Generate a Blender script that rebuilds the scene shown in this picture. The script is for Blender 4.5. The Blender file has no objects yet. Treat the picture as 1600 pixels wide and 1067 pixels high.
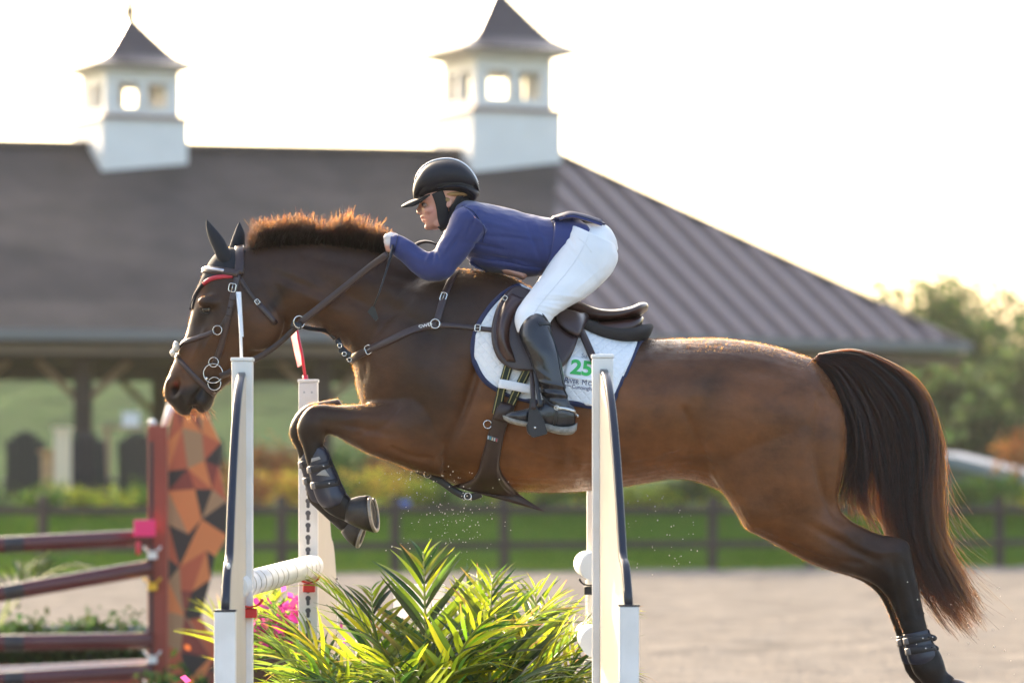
import bpy, bmesh, math, random
import numpy as np
from mathutils import Vector, Matrix, Quaternion
from mathutils.bvhtree import BVHTree
from mathutils import noise as mnoise

R = math.radians
rnd = random.Random(7)
S = bpy.context.scene
COL = S.collection

# ------------------------------------------------------------------ camera
FPX = 7120.0          # focal length in photo pixels (photo 1600 wide)
CAMZ = 1.2
HZ = 792.0            # pixel row of the horizon
cam_d = bpy.data.cameras.new('camera')
cam_d.sensor_width = 36.0
cam_d.lens = FPX * 36.0 / 1600.0
cam_d.shift_y = (HZ - 533.5) / 1600.0
cam_d.clip_start = 0.5
cam_d.clip_end = 3000
cam_d.dof.use_dof = True
cam_d.dof.focus_distance = 15.35
cam_d.dof.aperture_fstop = 3.5
cam = bpy.data.objects.new('camera', cam_d)
cam.location = (0, 0, CAMZ)
cam.rotation_euler = (R(90), 0, 0)
COL.objects.link(cam)
S.camera = cam

# ------------------------------------------------------------------ light
SUN_AZ = R(-29)       # from +Y towards -X : behind the horse, to the left
SUN_EL = R(23)
world = bpy.data.worlds.new('World')
S.world = world
world.use_nodes = True
nt = world.node_tree
nt.nodes.clear()
sky = nt.nodes.new('ShaderNodeTexSky')
sky.sky_type = 'NISHITA'
sky.sun_disc = False
sky.sun_elevation = SUN_EL
sky.sun_rotation = SUN_AZ
sky.air_density = 1.0
sky.dust_density = 5.0
sky.ozone_density = 0.4
bg = nt.nodes.new('ShaderNodeBackground')
bg.inputs[1].default_value = 0.15
ow = nt.nodes.new('ShaderNodeOutputWorld')
nt.links.new(sky.outputs[0], bg.inputs[0])
nt.links.new(bg.outputs[0], ow.inputs[0])
sun_d = bpy.data.lights.new('sun', 'SUN')
sun_d.energy = 3.4
sun_d.angle = R(0.6)
sun_d.color = (1.0, 0.80, 0.58)
sun = bpy.data.objects.new('sun', sun_d)
sv = Vector((math.sin(SUN_AZ) * math.cos(SUN_EL), math.cos(SUN_AZ) * math.cos(SUN_EL), math.sin(SUN_EL)))
sun.rotation_euler = sv.to_track_quat('Z', 'Y').to_euler()
sun.location = (-30, 60, 40)
COL.objects.link(sun)
S.view_settings.view_transform = 'Standard'
S.view_settings.look = 'None'
S.view_settings.exposure = 2.08
S.view_settings.gamma = 1.0
S.view_settings.use_curve_mapping = False
S.render.engine = 'CYCLES'
S.cycles.use_denoising = True
S.cycles.max_bounces = 8
S.cycles.transparent_max_bounces = 12
S.cycles.volume_bounces = 0

# ------------------------------------------------------------------ helpers
def P(px, py, Y):
    return Vector(((px - 800.0) * Y / FPX, Y, CAMZ + (HZ - py) * Y / FPX))

def new_mat(name, col=(.5, .5, .5), rough=.6, spec=.5, metal=0., sheen=0., trans=0., noise=None, bump=None, coat=0., alpha=1.):
    m = bpy.data.materials.new(name)
    m.use_nodes = True
    n = m.node_tree.nodes
    l = m.node_tree.links
    b = n['Principled BSDF']
    b.inputs['Base Color'].default_value = (*col, 1)
    b.inputs['Roughness'].default_value = rough
    b.inputs['Specular IOR Level'].default_value = spec
    b.inputs['Metallic'].default_value = metal
    b.inputs['Sheen Weight'].default_value = sheen
    b.inputs['Coat Weight'].default_value = coat
    b.inputs['Transmission Weight'].default_value = trans
    b.inputs['Alpha'].default_value = alpha
    if noise:   # (scale, amount, second colour)
        tc = n.new('ShaderNodeTexCoord')
        t = n.new('ShaderNodeTexNoise')
        t.inputs['Scale'].default_value = noise[0]
        t.inputs['Detail'].default_value = 6
        mx = n.new('ShaderNodeMix'); mx.data_type = 'RGBA'
        mr = n.new('ShaderNodeMapRange')
        mr.inputs[1].default_value = .35; mr.inputs[2].default_value = .65
        mr.inputs[4].default_value = noise[1]
        mx.inputs[6].default_value = (*col, 1)
        mx.inputs[7].default_value = (*noise[2], 1)
        l.new(tc.outputs['Object'], t.inputs['Vector'])
        l.new(t.outputs['Fac'], mr.inputs[0])
        l.new(mr.outputs[0], mx.inputs[0])
        l.new(mx.outputs[2], b.inputs['Base Color'])
    if bump:    # (scale, strength, distance)
        tc = n.new('ShaderNodeTexCoord')
        t = n.new('ShaderNodeTexNoise')
        t.inputs['Scale'].default_value = bump[0]
        t.inputs['Detail'].default_value = 5
        bp = n.new('ShaderNodeBump')
        bp.inputs['Strength'].default_value = bump[1]
        bp.inputs['Distance'].default_value = bump[2]
        l.new(tc.outputs['Object'], t.inputs['Vector'])
        l.new(t.outputs['Fac'], bp.inputs['Height'])
        l.new(bp.outputs[0], b.inputs['Normal'])
    return m

def tag(o, label=None, cat=None, group=None, kind=None):
    if label: o['label'] = label
    if cat: o['category'] = cat
    if group: o['group'] = group
    if kind: o['kind'] = kind
    return o

def root(name, label, cat, loc=(0, 0, 0), group=None):
    o = bpy.data.objects.new(name, None)
    o.empty_display_size = .1
    o.location = loc
    COL.objects.link(o)
    return tag(o, label, cat, group)

def link(name, me, mat, parent=None, smooth=True):
    """object from mesh given in world coordinates (parent = Empty at its base, unrotated)"""
    o = bpy.data.objects.new(name, me)
    COL.objects.link(o)
    if mat is not None and not me.materials:
        me.materials.append(mat)
    if smooth:
        me.polygons.foreach_set('use_smooth', [True] * len(me.polygons))
    if parent is not None:
        o.parent = parent
        w = Vector((0, 0, 0)); p = parent
        while p is not None:
            w += p.location; p = p.parent
        o.location = -w
    return o

def mesh_py(name, V, Fs):
    me = bpy.data.meshes.new(name)
    me.from_pydata([tuple(v) for v in V], [], Fs)
    me.update()
    return me

def bm_mesh(name, bm, recalc=True):
    if recalc:
        bmesh.ops.recalc_face_normals(bm, faces=bm.faces)
    me = bpy.data.meshes.new(name)
    bm.to_mesh(me); bm.free()
    return me

def crom(pts, n):
    """Catmull-Rom resample of a list of tuples to n points, even in arc length"""
    A = np.array(pts, float)
    if len(A) < 3:
        t = np.linspace(0, 1, n)[:, None]
        return A[0] * (1 - t) + A[-1] * t
    B = np.vstack([2 * A[0] - A[1], A, 2 * A[-1] - A[-2]])
    out = []
    for i in range(len(A) - 1):
        p0, p1, p2, p3 = B[i:i + 4]
        for u in np.linspace(0, 1, 17)[:-1]:
            out.append(.5 * ((2 * p1) + (-p0 + p2) * u + (2 * p0 - 5 * p1 + 4 * p2 - p3) * u * u + (-p0 + 3 * p1 - 3 * p2 + p3) * u ** 3))
    out.append(A[-1])
    out = np.array(out)
    d = np.r_[0, np.cumsum(np.linalg.norm(np.diff(out[:, :2] if out.shape[1] > 3 else out, axis=0), axis=1))]
    t = np.linspace(0, d[-1], n)
    return np.stack([np.interp(t, d, out[:, k]) for k in range(out.shape[1])], 1)

def loft(bm, secs, Y, n=28, m=None, ex=2.0, flat=0.):
    """closed body through sections (x1,y1,x2,y2,halfwidth,depth offset): the two
    outline points of the side view in photo pixels and the half thickness in metres"""
    secs = [tuple(s) + (0.,) * (6 - len(s)) for s in secs]
    m = m or max(12, len(secs) * 5)
    A = np.array(secs, float)
    # resample smoothly by section index
    B = np.vstack([2 * A[0] - A[1], A, 2 * A[-1] - A[-2]])
    rows = []
    for q in np.linspace(0, len(A) - 1, m):
        i = min(int(q), len(A) - 2); u = q - i
        p0, p1, p2, p3 = B[i:i + 4]
        rows.append(.5 * ((2 * p1) + (-p0 + p2) * u + (2 * p0 - 5 * p1 + 4 * p2 - p3) * u * u + (-p0 + 3 * p1 - 3 * p2 + p3) * u ** 3))
    rings = []
    for x1, y1, x2, y2, w, yc in rows:
        a = P(x1, y1, Y + yc); b = P(x2, y2, Y + yc)
        c = (a + b) / 2; h = (a - b) / 2
        w = max(w, .003)
        ring = []
        for k in range(n):
            t = 2 * math.pi * k / n
            ct, st = math.cos(t), math.sin(t)
            ct = math.copysign(abs(ct) ** (2 / ex), ct); st = math.copysign(abs(st) ** (2 / ex), st)
            ww = w * (1 - flat * ct)
            ring.append(bm.verts.new(c + h * ct + Vector((0, -ww * st, 0))))
        rings.append((ring, c))
    for (r1, _), (r2, _) in zip(rings, rings[1:]):
        for k in range(n):
            bm.faces.new((r1[k], r1[(k + 1) % n], r2[(k + 1) % n], r2[k]))
    for (r, c), rev in ((rings[0], True), (rings[-1], False)):
        v = bm.verts.new(c)
        for k in range(n):
            f = (r[k], r[(k + 1) % n], v)
            bm.faces.new(f[::-1] if not rev else f)
    return rings

def ell(bm, c, rx, ry, rz, rot=None):
    M = Matrix.Translation(c) @ (rot or Matrix.Identity(4)) @ Matrix.Diagonal((rx, ry, rz, 1))
    bmesh.ops.create_icosphere(bm, subdivisions=3, radius=1, matrix=M)

def remesh(bm, voxel, it=10, lam=.5, weight=None):
    bmesh.ops.recalc_face_normals(bm, faces=bm.faces)
    me = bpy.data.meshes.new('tmp'); bm.to_mesh(me); bm.free()
    o = bpy.data.objects.new('tmp', me); COL.objects.link(o)
    md = o.modifiers.new('r', 'REMESH'); md.mode = 'VOXEL'; md.voxel_size = voxel
    dg = bpy.context.evaluated_depsgraph_get()
    me2 = bpy.data.meshes.new_from_object(o.evaluated_get(dg))
    bpy.data.objects.remove(o); bpy.data.meshes.remove(me)
    smooth(me2, it, lam, weight)
    return me2

def getco(me):
    a = np.empty(len(me.vertices) * 3); me.vertices.foreach_get('co', a)
    return a.reshape(-1, 3)

def setco(me, A):
    me.vertices.foreach_set('co', np.ascontiguousarray(A, float).ravel()); me.update()

def getno(me):
    a = np.empty(len(me.vertices) * 3); me.vertex_normals.foreach_get('vector', a)
    return a.reshape(-1, 3)

def smooth(me, it, lam=.5, weight=None):
    if not it: return
    A = getco(me)
    E = np.empty(len(me.edges) * 2, int); me.edges.foreach_get('vertices', E); E = E.reshape(-1, 2)
    deg = np.bincount(E.ravel(), minlength=len(A))[:, None].astype(float); deg[deg == 0] = 1
    w = 1. if weight is None else weight(topx(A))[:, None]
    for i in range(it):
        for f in (lam, -lam * .92):        # Taubin: keeps the volume
            Sm = np.zeros_like(A)
            for k in range(3):
                Sm[:, k] = np.bincount(E[:, 0], A[E[:, 1], k], len(A)) + np.bincount(E[:, 1], A[E[:, 0], k], len(A))
            A = A + f * w * (Sm / deg - A)
    setco(me, A)

def topx(A):
    """world points -> photo pixels seen from the photograph's side view"""
    return np.stack([800 + A[:, 0] * FPX / A[:, 1], HZ - (A[:, 2] - CAMZ) * FPX / A[:, 1]], 1)

def gauss(px, cx, cy, rx, ry, ang=0.):
    a = R(ang); dx = px[:, 0] - cx; dy = px[:, 1] - cy
    u = dx * math.cos(a) + dy * math.sin(a); v = -dx * math.sin(a) + dy * math.cos(a)
    return np.exp(-(u / rx) ** 2 - (v / ry) ** 2)

def sstep(x, a, b):
    t = np.clip((x - a) / (b - a), 0, 1); return t * t * (3 - 2 * t)

def set_col(me, name, C):
    at = me.color_attributes.new(name, 'FLOAT_COLOR', 'POINT')
    at.data.foreach_set('color', np.c_[C, np.ones(len(C))].astype(np.float32).ravel())

def bvh_of(*mes):
    V = []; Fs = []; o = 0
    for me in mes:
        V += [v.co.copy() for v in me.vertices]
        Fs += [tuple(i + o for i in p.vertices) for p in me.polygons]
        o = len(V)
    return BVHTree.FromPolygons(V, Fs)

CAM = Vector((0, 0, CAMZ))
FREE = [None]      # depth used where a strap or sheet hangs free of the body
def surf(px, py, bvh, Yg):
    d = (P(px, py, 10) - CAM).normalized()
    h = bvh.ray_cast(CAM, d)
    if h[0] is None and FREE[0] is not None:
        return P(px, py, FREE[0]), Vector((0, -1, 0))
    if h[0] is None:
        h = bvh.find_nearest(P(px, py, Yg))
    n = h[1]
    if n.y > 0.15: n = Vector((n.x, -n.y, n.z))
    return h[0], n.normalized()

def strap(name, pts, width, mat, bvh, Yg, parent=None, th=.005, off=.0, step=5, sm=3, widths=None):
    """leather strap laid on a surface: pts in photo pixels, width in metres"""
    L = sum(math.dist(a[:2], b[:2]) for a, b in zip(pts, pts[1:]))
    n = max(4, int(L / step))
    Q = crom([p[:2] for p in pts], n)
    pos = []; nor = []
    for x, y in Q:
        l, no = surf(x, y, bvh, Yg)
        pos.append(l); nor.append(no)
    for _ in range(sm):
        pos = [pos[0]] + [(pos[i - 1] + 2 * pos[i] + pos[i + 1]) / 4 for i in range(1, n - 1)] + [pos[-1]]
        nor = [nor[0]] + [((nor[i - 1] + 2 * nor[i] + nor[i + 1]) / 4).normalized() for i in range(1, n - 1)] + [nor[-1]]
    # smoothed chords may sink into the surface: lift back out
    for i in range(n):
        l, no, _, d = bvh.find_nearest(pos[i])
        if (pos[i] - l).dot(no) < 0: pos[i] = l.copy()
    return ribbon(name, pos, nor, width, mat, parent, th, off, widths)

def ribbon(name, pos, nor, width, mat, parent=None, th=.005, off=0., widths=None):
    n = len(pos)
    V = []; Fs = []
    for i in range(n):
        T = (pos[min(i + 1, n - 1)] - pos[max(i - 1, 0)]).normalized()
        W = nor[i].cross(T).normalized()
        N = T.cross(W).normalized()
        if N.dot(nor[i]) < 0: N = -N
        w = (width if widths is None else widths(i / (n - 1)) * width) / 2
        for a, b in ((-1, -.002), (-1, th * .6), (-.8, th), (.8, th), (1, th * .6), (1, -.002)):
            V.append(pos[i] + W * w * a + N * (b + off))
    for i in range(n - 1):
        for k in range(6):
            a, b = i * 6 + k, i * 6 + (k + 1) % 6
            Fs.append((a, b, b + 6, a + 6))
    Fs.append(tuple(range(5, -1, -1))); Fs.append(tuple(range((n - 1) * 6, n * 6)))
    bm = bmesh.new(); me = mesh_py(name, V, Fs); bm.from_mesh(me); bpy.data.meshes.remove(me)
    return link(name, bm_mesh(name, bm), mat, parent)

def tube(name, pts, r, mat, parent=None, n=8, closed=False, radii=None, add=None):
    pts = [Vector(p) for p in pts]
    m = len(pts); V = []; Fs = []
    prev = None
    for i in range(m):
        if closed: T = (pts[(i + 1) % m] - pts[i - 1]).normalized()
        else: T = (pts[min(i + 1, m - 1)] - pts[max(i - 1, 0)]).normalized()
        if prev is None:
            u = T.orthogonal().normalized()
        else:
            u = (prev - T * prev.dot(T)).normalized()
        prev = u; v = T.cross(u)
        rr = r if radii is None else radii[i]
        for k in range(n):
            a = 2 * math.pi * k / n
            V.append(pts[i] + (u * math.cos(a) + v * math.sin(a)) * rr)
    for i in range(m if closed else m - 1):
        j = (i + 1) % m
        if closed and j == 0:
            # match the seam
            best = min(range(n), key=lambda s: (V[i * n] - V[s]).length)
        else: best = 0
        for k in range(n):
            Fs.append((i * n + k, i * n + (k + 1) % n, j * n + (k + 1 + best) % n, j * n + (k + best) % n))
    if not closed:
        Fs.append(tuple(range(n - 1, -1, -1))); Fs.append(tuple(range((m - 1) * n, m * n)))
    if add is not None:
        o = len(add[0]); add[0].extend(V); add[1].extend(tuple(i + o for i in f) for f in Fs); return
    o = link(name, mesh_py(name, V, Fs), mat, parent)
    if not closed:
        for p_ in list(o.data.polygons)[-2:]: p_.use_smooth = False
    return o

def ring(name, c, r, rt, nrm, mat, parent=None, sx=1., n=28):
    """metal ring of radius r round axis nrm"""
    nrm = Vector(nrm).normalized()
    u = Vector((0, 0, 1)).cross(nrm).normalized() if abs(nrm.z) < .9 else Vector((1, 0, 0))
    v = nrm.cross(u)
    return tube(name, [c + u * r * sx * math.cos(2 * math.pi * k / n) + v * r * math.sin(2 * math.pi * k / n) for k in range(n)], rt, mat, parent, 6, True)

def box(name, lo, hi, mat, parent=None, bev=.0, rz=0., piv=None):
    bm = bmesh.new()
    lo, hi = Vector(lo), Vector(hi)
    c = (lo + hi) / 2; s = hi - lo
    bmesh.ops.create_cube(bm, size=1, matrix=Matrix.Translation(c) @ Matrix.Diagonal((s.x, s.y, s.z, 1)))
    if bev > 0:
        bmesh.ops.bevel(bm, geom=bm.edges[:] , offset=bev, segments=2, affect='EDGES', profile=.6)
    if rz:
        pv = Vector(piv) if piv is not None else c
        bmesh.ops.rotate(bm, verts=bm.verts, cent=pv, matrix=Matrix.Rotation(rz, 3, 'Z'))
    return link(name, bm_mesh(name, bm), mat, parent, smooth=False)

def patch(name, Lc, Rc, nu, nv, mat, bvh, Yg, parent=None, th=.01, off=.0, sm=4, puff=0., lift=None):
    """sheet draped on a surface between two outline curves given in photo pixels"""
    A = crom(Lc, nv); B = crom(Rc, nv)
    G = [[None] * nu for _ in range(nv)]; N = [[None] * nu for _ in range(nv)]
    for j in range(nv):
        for i in range(nu):
            t = i / (nu - 1); q = A[j] * (1 - t) + B[j] * t
            l, no = surf(q[0], q[1], bvh, Yg)
            G[j][i] = l; N[j][i] = no
    for _ in range(sm):
        H = [[None] * nu for _ in range(nv)]; M = [[None] * nu for _ in range(nv)]
        for j in range(nv):
            for i in range(nu):
                s = Vector(); m = Vector(); c = 0
                for a, b in ((j, i), (j - 1, i), (j + 1, i), (j, i - 1), (j, i + 1)):
                    if 0 <= a < nv and 0 <= b < nu:
                        s += G[a][b]; m += N[a][b]; c += 1
                y = (s / c).y
                H[j][i] = Vector((G[j][i].x, y, G[j][i].z)); M[j][i] = m.normalized()
        G = H; N = M
    V = []
    for lay in (0, 1):
        for j in range(nv):
            for i in range(nu):
                e = min(i, nu - 1 - i, j, nv - 1 - j)
                t = (th * (1. if e > 0 else .55) + puff * math.sin(math.pi * i / (nu - 1)) * math.sin(math.pi * j / (nv - 1))) if lay else -.004
                if lift: t += lift(i / (nu - 1), j / (nv - 1))
                V.append(G[j][i] + N[j][i] * (off + t))
    Fs = []
    o = nu * nv
    for j in range(nv - 1):
        for i in range(nu - 1):
            a = j * nu + i
            Fs.append((a, a + 1, a + nu + 1, a + nu)); Fs.append((o + a, o + a + nu, o + a + nu + 1, o + a + 1))
    edge = [j * nu for j in range(nv)] + [(nv - 1) * nu + i for i in range(1, nu)] + [j * nu + nu - 1 for j in range(nv - 2, -1, -1)] + [i for i in range(nu - 2, 0, -1)]
    for a, b in zip(edge, edge[1:] + edge[:1]):
        Fs.append((a, b, b + o, a + o))
    me = mesh_py(name, V, Fs)
    bm = bmesh.new(); bm.from_mesh(me); bpy.data.meshes.remove(me)
    return link(name, bm_mesh(name, bm), mat, parent)

def print_text(name, txt, px, py, h, rot, mat, bvh, Yg, parent, bold=0., off=.002, sx=1., shear=0., space=1.):
    """lettering laid on a surface; px,py = lower left corner, h = capital height in photo pixels"""
    cu = bpy.data.curves.new('txt', 'FONT'); cu.body = txt; cu.size = 1; cu.offset = bold; cu.shear = shear; cu.space_character = space
    o = bpy.data.objects.new('txt', cu); COL.objects.link(o)
    dg = bpy.context.evaluated_depsgraph_get()
    me = bpy.data.meshes.new_from_object(o.evaluated_get(dg))
    bpy.data.objects.remove(o); bpy.data.curves.remove(cu)
    bm = bmesh.new(); bm.from_mesh(me)
    a = R(rot)
    for v in bm.verts:
        x, y = v.co.x * h / .7 * sx, v.co.y * h / .7
        X = px + x * math.cos(a) + y * math.sin(a); Y = py + x * math.sin(a) - y * math.cos(a)
        l, n = surf(X, Y, bvh, Yg)
        v.co = l + n * off
    bm.to_mesh(me); bm.free(); me.materials.clear()
    return link(name, me, mat, parent, smooth=False)

def hair(name, strands, r0, mat, parent, taper=.25):
    n = [len(s) for s in strands]
    hc = bpy.data.hair_curves.new(name)
    hc.add_curves(n)
    pos = np.concatenate(strands).astype(np.float32)
    hc.attributes['position'].data.foreach_set('vector', pos.ravel()) if 'position' in hc.attributes else hc.position_data.foreach_set('vector', pos.ravel())
    at = hc.attributes.get('radius') or hc.attributes.new('radius', 'FLOAT', 'POINT')
    rad = np.concatenate([r0 * (1 - (1 - taper) * np.linspace(0, 1, k) ** 1.5) for k in n]).astype(np.float32)
    at.data.foreach_set('value', rad)
    o = bpy.data.objects.new(name, hc); COL.objects.link(o)
    hc.materials.append(mat)
    o.parent = parent
    w = Vector(); p = parent
    while p is not None:
        w += p.location; p = p.parent
    o.location = -w
    return o
# ================================================================== SETTING
def grid(name, x0, x1, y0, y1, nx, ny, zf, mat, parent=None):
    xs = np.linspace(x0, x1, nx); ys = np.linspace(y0, y1, ny)
    V = [(x, y, zf(x, y)) for y in ys for x in xs]
    Fs = [(j * nx + i, j * nx + i + 1, (j + 1) * nx + i + 1, (j + 1) * nx + i) for j in range(ny - 1) for i in range(nx - 1)]
    return link(name, mesh_py(name, V, Fs), mat, parent)
def sm01(a, b, x):
    t = min(max((x - a) / (b - a), 0), 1); return t * t * (3 - 2 * t)
# the arena rail runs from FA to FB
FA = Vector((P(67, 0, 79).x, 79., 0)); FB_ = Vector((P(1562, 0, 92).x, 92., 0)); FD = (FB_ - FA) / 9
def fence_y(x): return FA.y + (x - FA.x) * FD.y / FD.x
M_sand = new_mat('arena_sand', (.215, .197, .175), .95, spec=.0, noise=(1.1, 1., (.150, .138, .124)), bump=(16, 1., .04))
def sand_z(x, y):
    v = Vector((x * 1.7, y * 1.1, 0))
    return .040 * mnoise.noise(v) + .034 * mnoise.noise(v * 3.3) + .020 * mnoise.noise(v * 9)
sd = grid('arena_sand', -26, 26, 6, 84, 260, 420, sand_z, M_sand)
# slide the far rows so the sand ends along the rail
A = getco(sd.data); t = (A[:, 1] - 6) / 78; fy = FA.y + (A[:, 0] - FA.x) * FD.y / FD.x - .1
A[:, 1] = 6 + t * (fy - 6); setco(sd.data, A); tag(sd, kind='structure')
M_base = new_mat('ground_earth', (.10, .13, .05), .95, spec=0., noise=(.2, .8, (.07, .11, .04)))
tag(grid('ground', -700, 700, -60, 1600, 30, 60, lambda x, y: -.12, M_base), kind='structure')
M_grass = new_mat('lawn_grass', (.070, .135, .020), .9, spec=.0, noise=(.7, .9, (.048, .105, .006)), bump=(9, 1., .06))
def bank_z(u, v):
    return -.02 + 1.14 * sm01(.2, 6.5, v) + .02 * mnoise.noise(Vector((u * 2, v * 2, 0)))
V = []; Fs = []; nu, nv = 160, 50
vv = list(np.linspace(-.4, 8, 36)) + [12, 20, 35, 60, 90, 130, 180, 240, 320, 420, 520, 640, 760, 900]
for j, v in enumerate(vv):
    for i in range(nu):
        u = -45 + 95 * i / (nu - 1)
        u2 = u * (1 + max(0, v - 8) * .02)
        V.append((u2, fence_y(min(max(u, -40), 45)) + v, bank_z(u, v)))
for j in range(len(vv) - 1):
    for i in range(nu - 1): Fs.append((j * nu + i, j * nu + i + 1, (j + 1) * nu + i + 1, (j + 1) * nu + i))
tag(link('grass_bank', mesh_py('grass_bank', V, Fs), M_grass), kind='structure')
# grass blades along the bank, nearest part
def blades(n):
    V = []; Fs = []
    for i in range(n):
        u = rnd.uniform(-12, 14); v = rnd.uniform(-.15, 6.5)
        x = u; y = fence_y(u) + v; z = bank_z(u, v)
        h = rnd.uniform(.04, .10) * (1.8 if v < .25 else 1); a = rnd.uniform(0, 6.28); w = .010
        dx, dy = math.cos(a) * w, math.sin(a) * w; lx, ly = rnd.uniform(-.03, .03), rnd.uniform(-.03, .03)
        k = len(V); V += [(x - dx, y - dy, z - .02), (x + dx, y + dy, z - .02), (x + lx, y + ly, z + h)]; Fs.append((k, k + 1, k + 2))
    return V, Fs
V, Fs = blades(60000)
M_blade = bpy.data.materials.new('grass_blades'); M_blade.use_nodes = True
def leafmat(m, dif, trn, fac=.45, rough=.75, tip=None, var=.12, dry=None):
    n = m.node_tree.nodes; l = m.node_tree.links; n.clear()
    o = n.new('ShaderNodeOutputMaterial'); mx = n.new('ShaderNodeMixShader'); p = n.new('ShaderNodeBsdfPrincipled'); t = n.new('ShaderNodeBsdfTranslucent')
    oi = n.new('ShaderNodeObjectInfo'); gm = n.new('ShaderNodeNewGeometry')
    ad = n.new('ShaderNodeMath'); ad.operation = 'ADD'; l.new(oi.outputs['Random'], ad.inputs[0]); l.new(gm.outputs['Random Per Island'], ad.inputs[1])
    fr = n.new('ShaderNodeMath'); fr.operation = 'FRACT'; l.new(ad.outputs[0], fr.inputs[0])
    mr = n.new('ShaderNodeMapRange'); mr.inputs[3].default_value = 1 - var * 3; mr.inputs[4].default_value = 1 + var * 2; l.new(fr.outputs[0], mr.inputs[0])
    hs = n.new('ShaderNodeMapRange'); hs.inputs[3].default_value = .5 - var * .22; hs.inputs[4].default_value = .5 + var * .22
    m2 = n.new('ShaderNodeMath'); m2.operation = 'MULTIPLY'; m2.inputs[1].default_value = 7.3; f2 = n.new('ShaderNodeMath'); f2.operation = 'FRACT'
    l.new(fr.outputs[0], m2.inputs[0]); l.new(m2.outputs[0], f2.inputs[0]); l.new(f2.outputs[0], hs.inputs[0])
    for c, sh, sock in ((dif, p, 'Base Color'), (trn, t, 'Color')):
        h = n.new('ShaderNodeHueSaturation'); h.inputs['Color'].default_value = (*c, 1)
        l.new(hs.outputs[0], h.inputs['Hue']); l.new(mr.outputs[0], h.inputs['Value'])
        last = h.outputs[0]
        if dry:
            tc = n.new('ShaderNodeTexCoord'); sx = n.new('ShaderNodeSeparateXYZ'); l.new(tc.outputs['Object'], sx.inputs[0])
            s1 = n.new('ShaderNodeMapRange'); s1.inputs[1].default_value = .35; s1.inputs[2].default_value = 1.0
            l.new(sx.outputs[0], s1.inputs[0])
            s2 = n.new('ShaderNodeMapRange'); s2.inputs[1].default_value = dry[1]; s2.inputs[2].default_value = dry[1] + .15
            l.new(f2.outputs[0], s2.inputs[0])
            q = n.new('ShaderNodeMath'); q.operation = 'MULTIPLY'; l.new(s1.outputs[0], q.inputs[0]); l.new(s2.outputs[0], q.inputs[1])
            mm = n.new('ShaderNodeMix'); mm.data_type = 'RGBA'; l.new(q.outputs[0], mm.inputs[0]); l.new(last, mm.inputs[6]); mm.inputs[7].default_value = (*dry[0], 1)
            last = mm.outputs[2]
        l.new(last, sh.inputs[sock])
    p.inputs['Roughness'].default_value = rough; p.inputs['Specular IOR Level'].default_value = .5 if rough < .6 else .1
    mx.inputs[0].default_value = fac
    l.new(p.outputs[0], mx.inputs[1]); l.new(t.outputs[0], mx.inputs[2]); l.new(mx.outputs[0], o.inputs[0])
    return m
leafmat(M_blade, (.070, .135, .018), (.20, .32, .03), .45, rough=.8)
tag(link('grass', mesh_py('grass', V, Fs), M_blade, smooth=False), kind='stuff')

# far wooded hill beyond the pavilion
M_hill = new_mat('wooded_hill', (.050, .085, .035), .95, spec=.0, noise=(.12, 1., (.034, .062, .025)), bump=(.5, 1., .8))
def hill_z(x, y):
    t = sm01(215, 300, y) * (1 - .72 * sm01(22, 62, x)) * (1 - .3 * sm01(-10, -80, x))
    v = Vector((x * .08, y * .08, 0))
    return .9 + t * (12.0 + 1.0 * mnoise.noise(v) + .6 * mnoise.noise(v * 4)) + t * .5 * mnoise.noise(v * 14)
tag(grid('wooded_hill', -160, 170, 190, 420, 330, 150, hill_z, M_hill), kind='structure')

# ------------------------------------------------------------------ fence
M_wood_d = new_mat('weathered_dark_wood', (.048, .034, .026), .85, noise=(6, .8, (.032, .024, .019)), bump=(40, .7, .006))
fence = root('arena_fence', 'brown wooden post and two rail fence along the far edge of the sand arena', 'fence', tuple(FA))
ang = math.atan2(FD.y, FD.x)
zb = lambda v: 0
pm = rm = None
def local_box(name, sx, sy, sz, mat, bev=.01):
    bm = bmesh.new(); bmesh.ops.create_cube(bm, size=1, matrix=Matrix.Translation((0, 0, sz / 2)) @ Matrix.Diagonal((sx, sy, sz, 1)))
    if bev: bmesh.ops.bevel(bm, geom=bm.edges[:], offset=bev, segments=1, affect='EDGES')
    me = bm_mesh(name, bm); me.materials.append(mat); return me
def put(name, me, loc, parent, rz=0., rx=0., ry=0., scale=None):
    """shared mesh placed at a world location under parent"""
    o = bpy.data.objects.new(name, me); COL.objects.link(o); o.parent = parent
    w = Vector(); p = parent
    while p is not None: w += p.location; p = p.parent
    o.location = Vector(loc) - w; o.rotation_euler = (rx, ry, rz)
    if scale: o.scale = scale
    return o
pm = local_box('fence_post', .15, .15, 1.48, M_wood_d, .015)
rm = local_box('fence_rail', 2.44, .045, .14, M_wood_d, .008)
for i in range(-9, 18):
    p = FA + FD * i
    put('post', pm, p + Vector((0, 0, -.08)), fence, ang, ry=rnd.uniform(-.012, .012))
    for z in (1.08, .42):
        put('rail', rm, p + FD * .5 + Vector((-.1 * math.sin(ang) * -1, -.1 * math.cos(ang), z + rnd.uniform(-.015, .015))), fence, ang)

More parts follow.
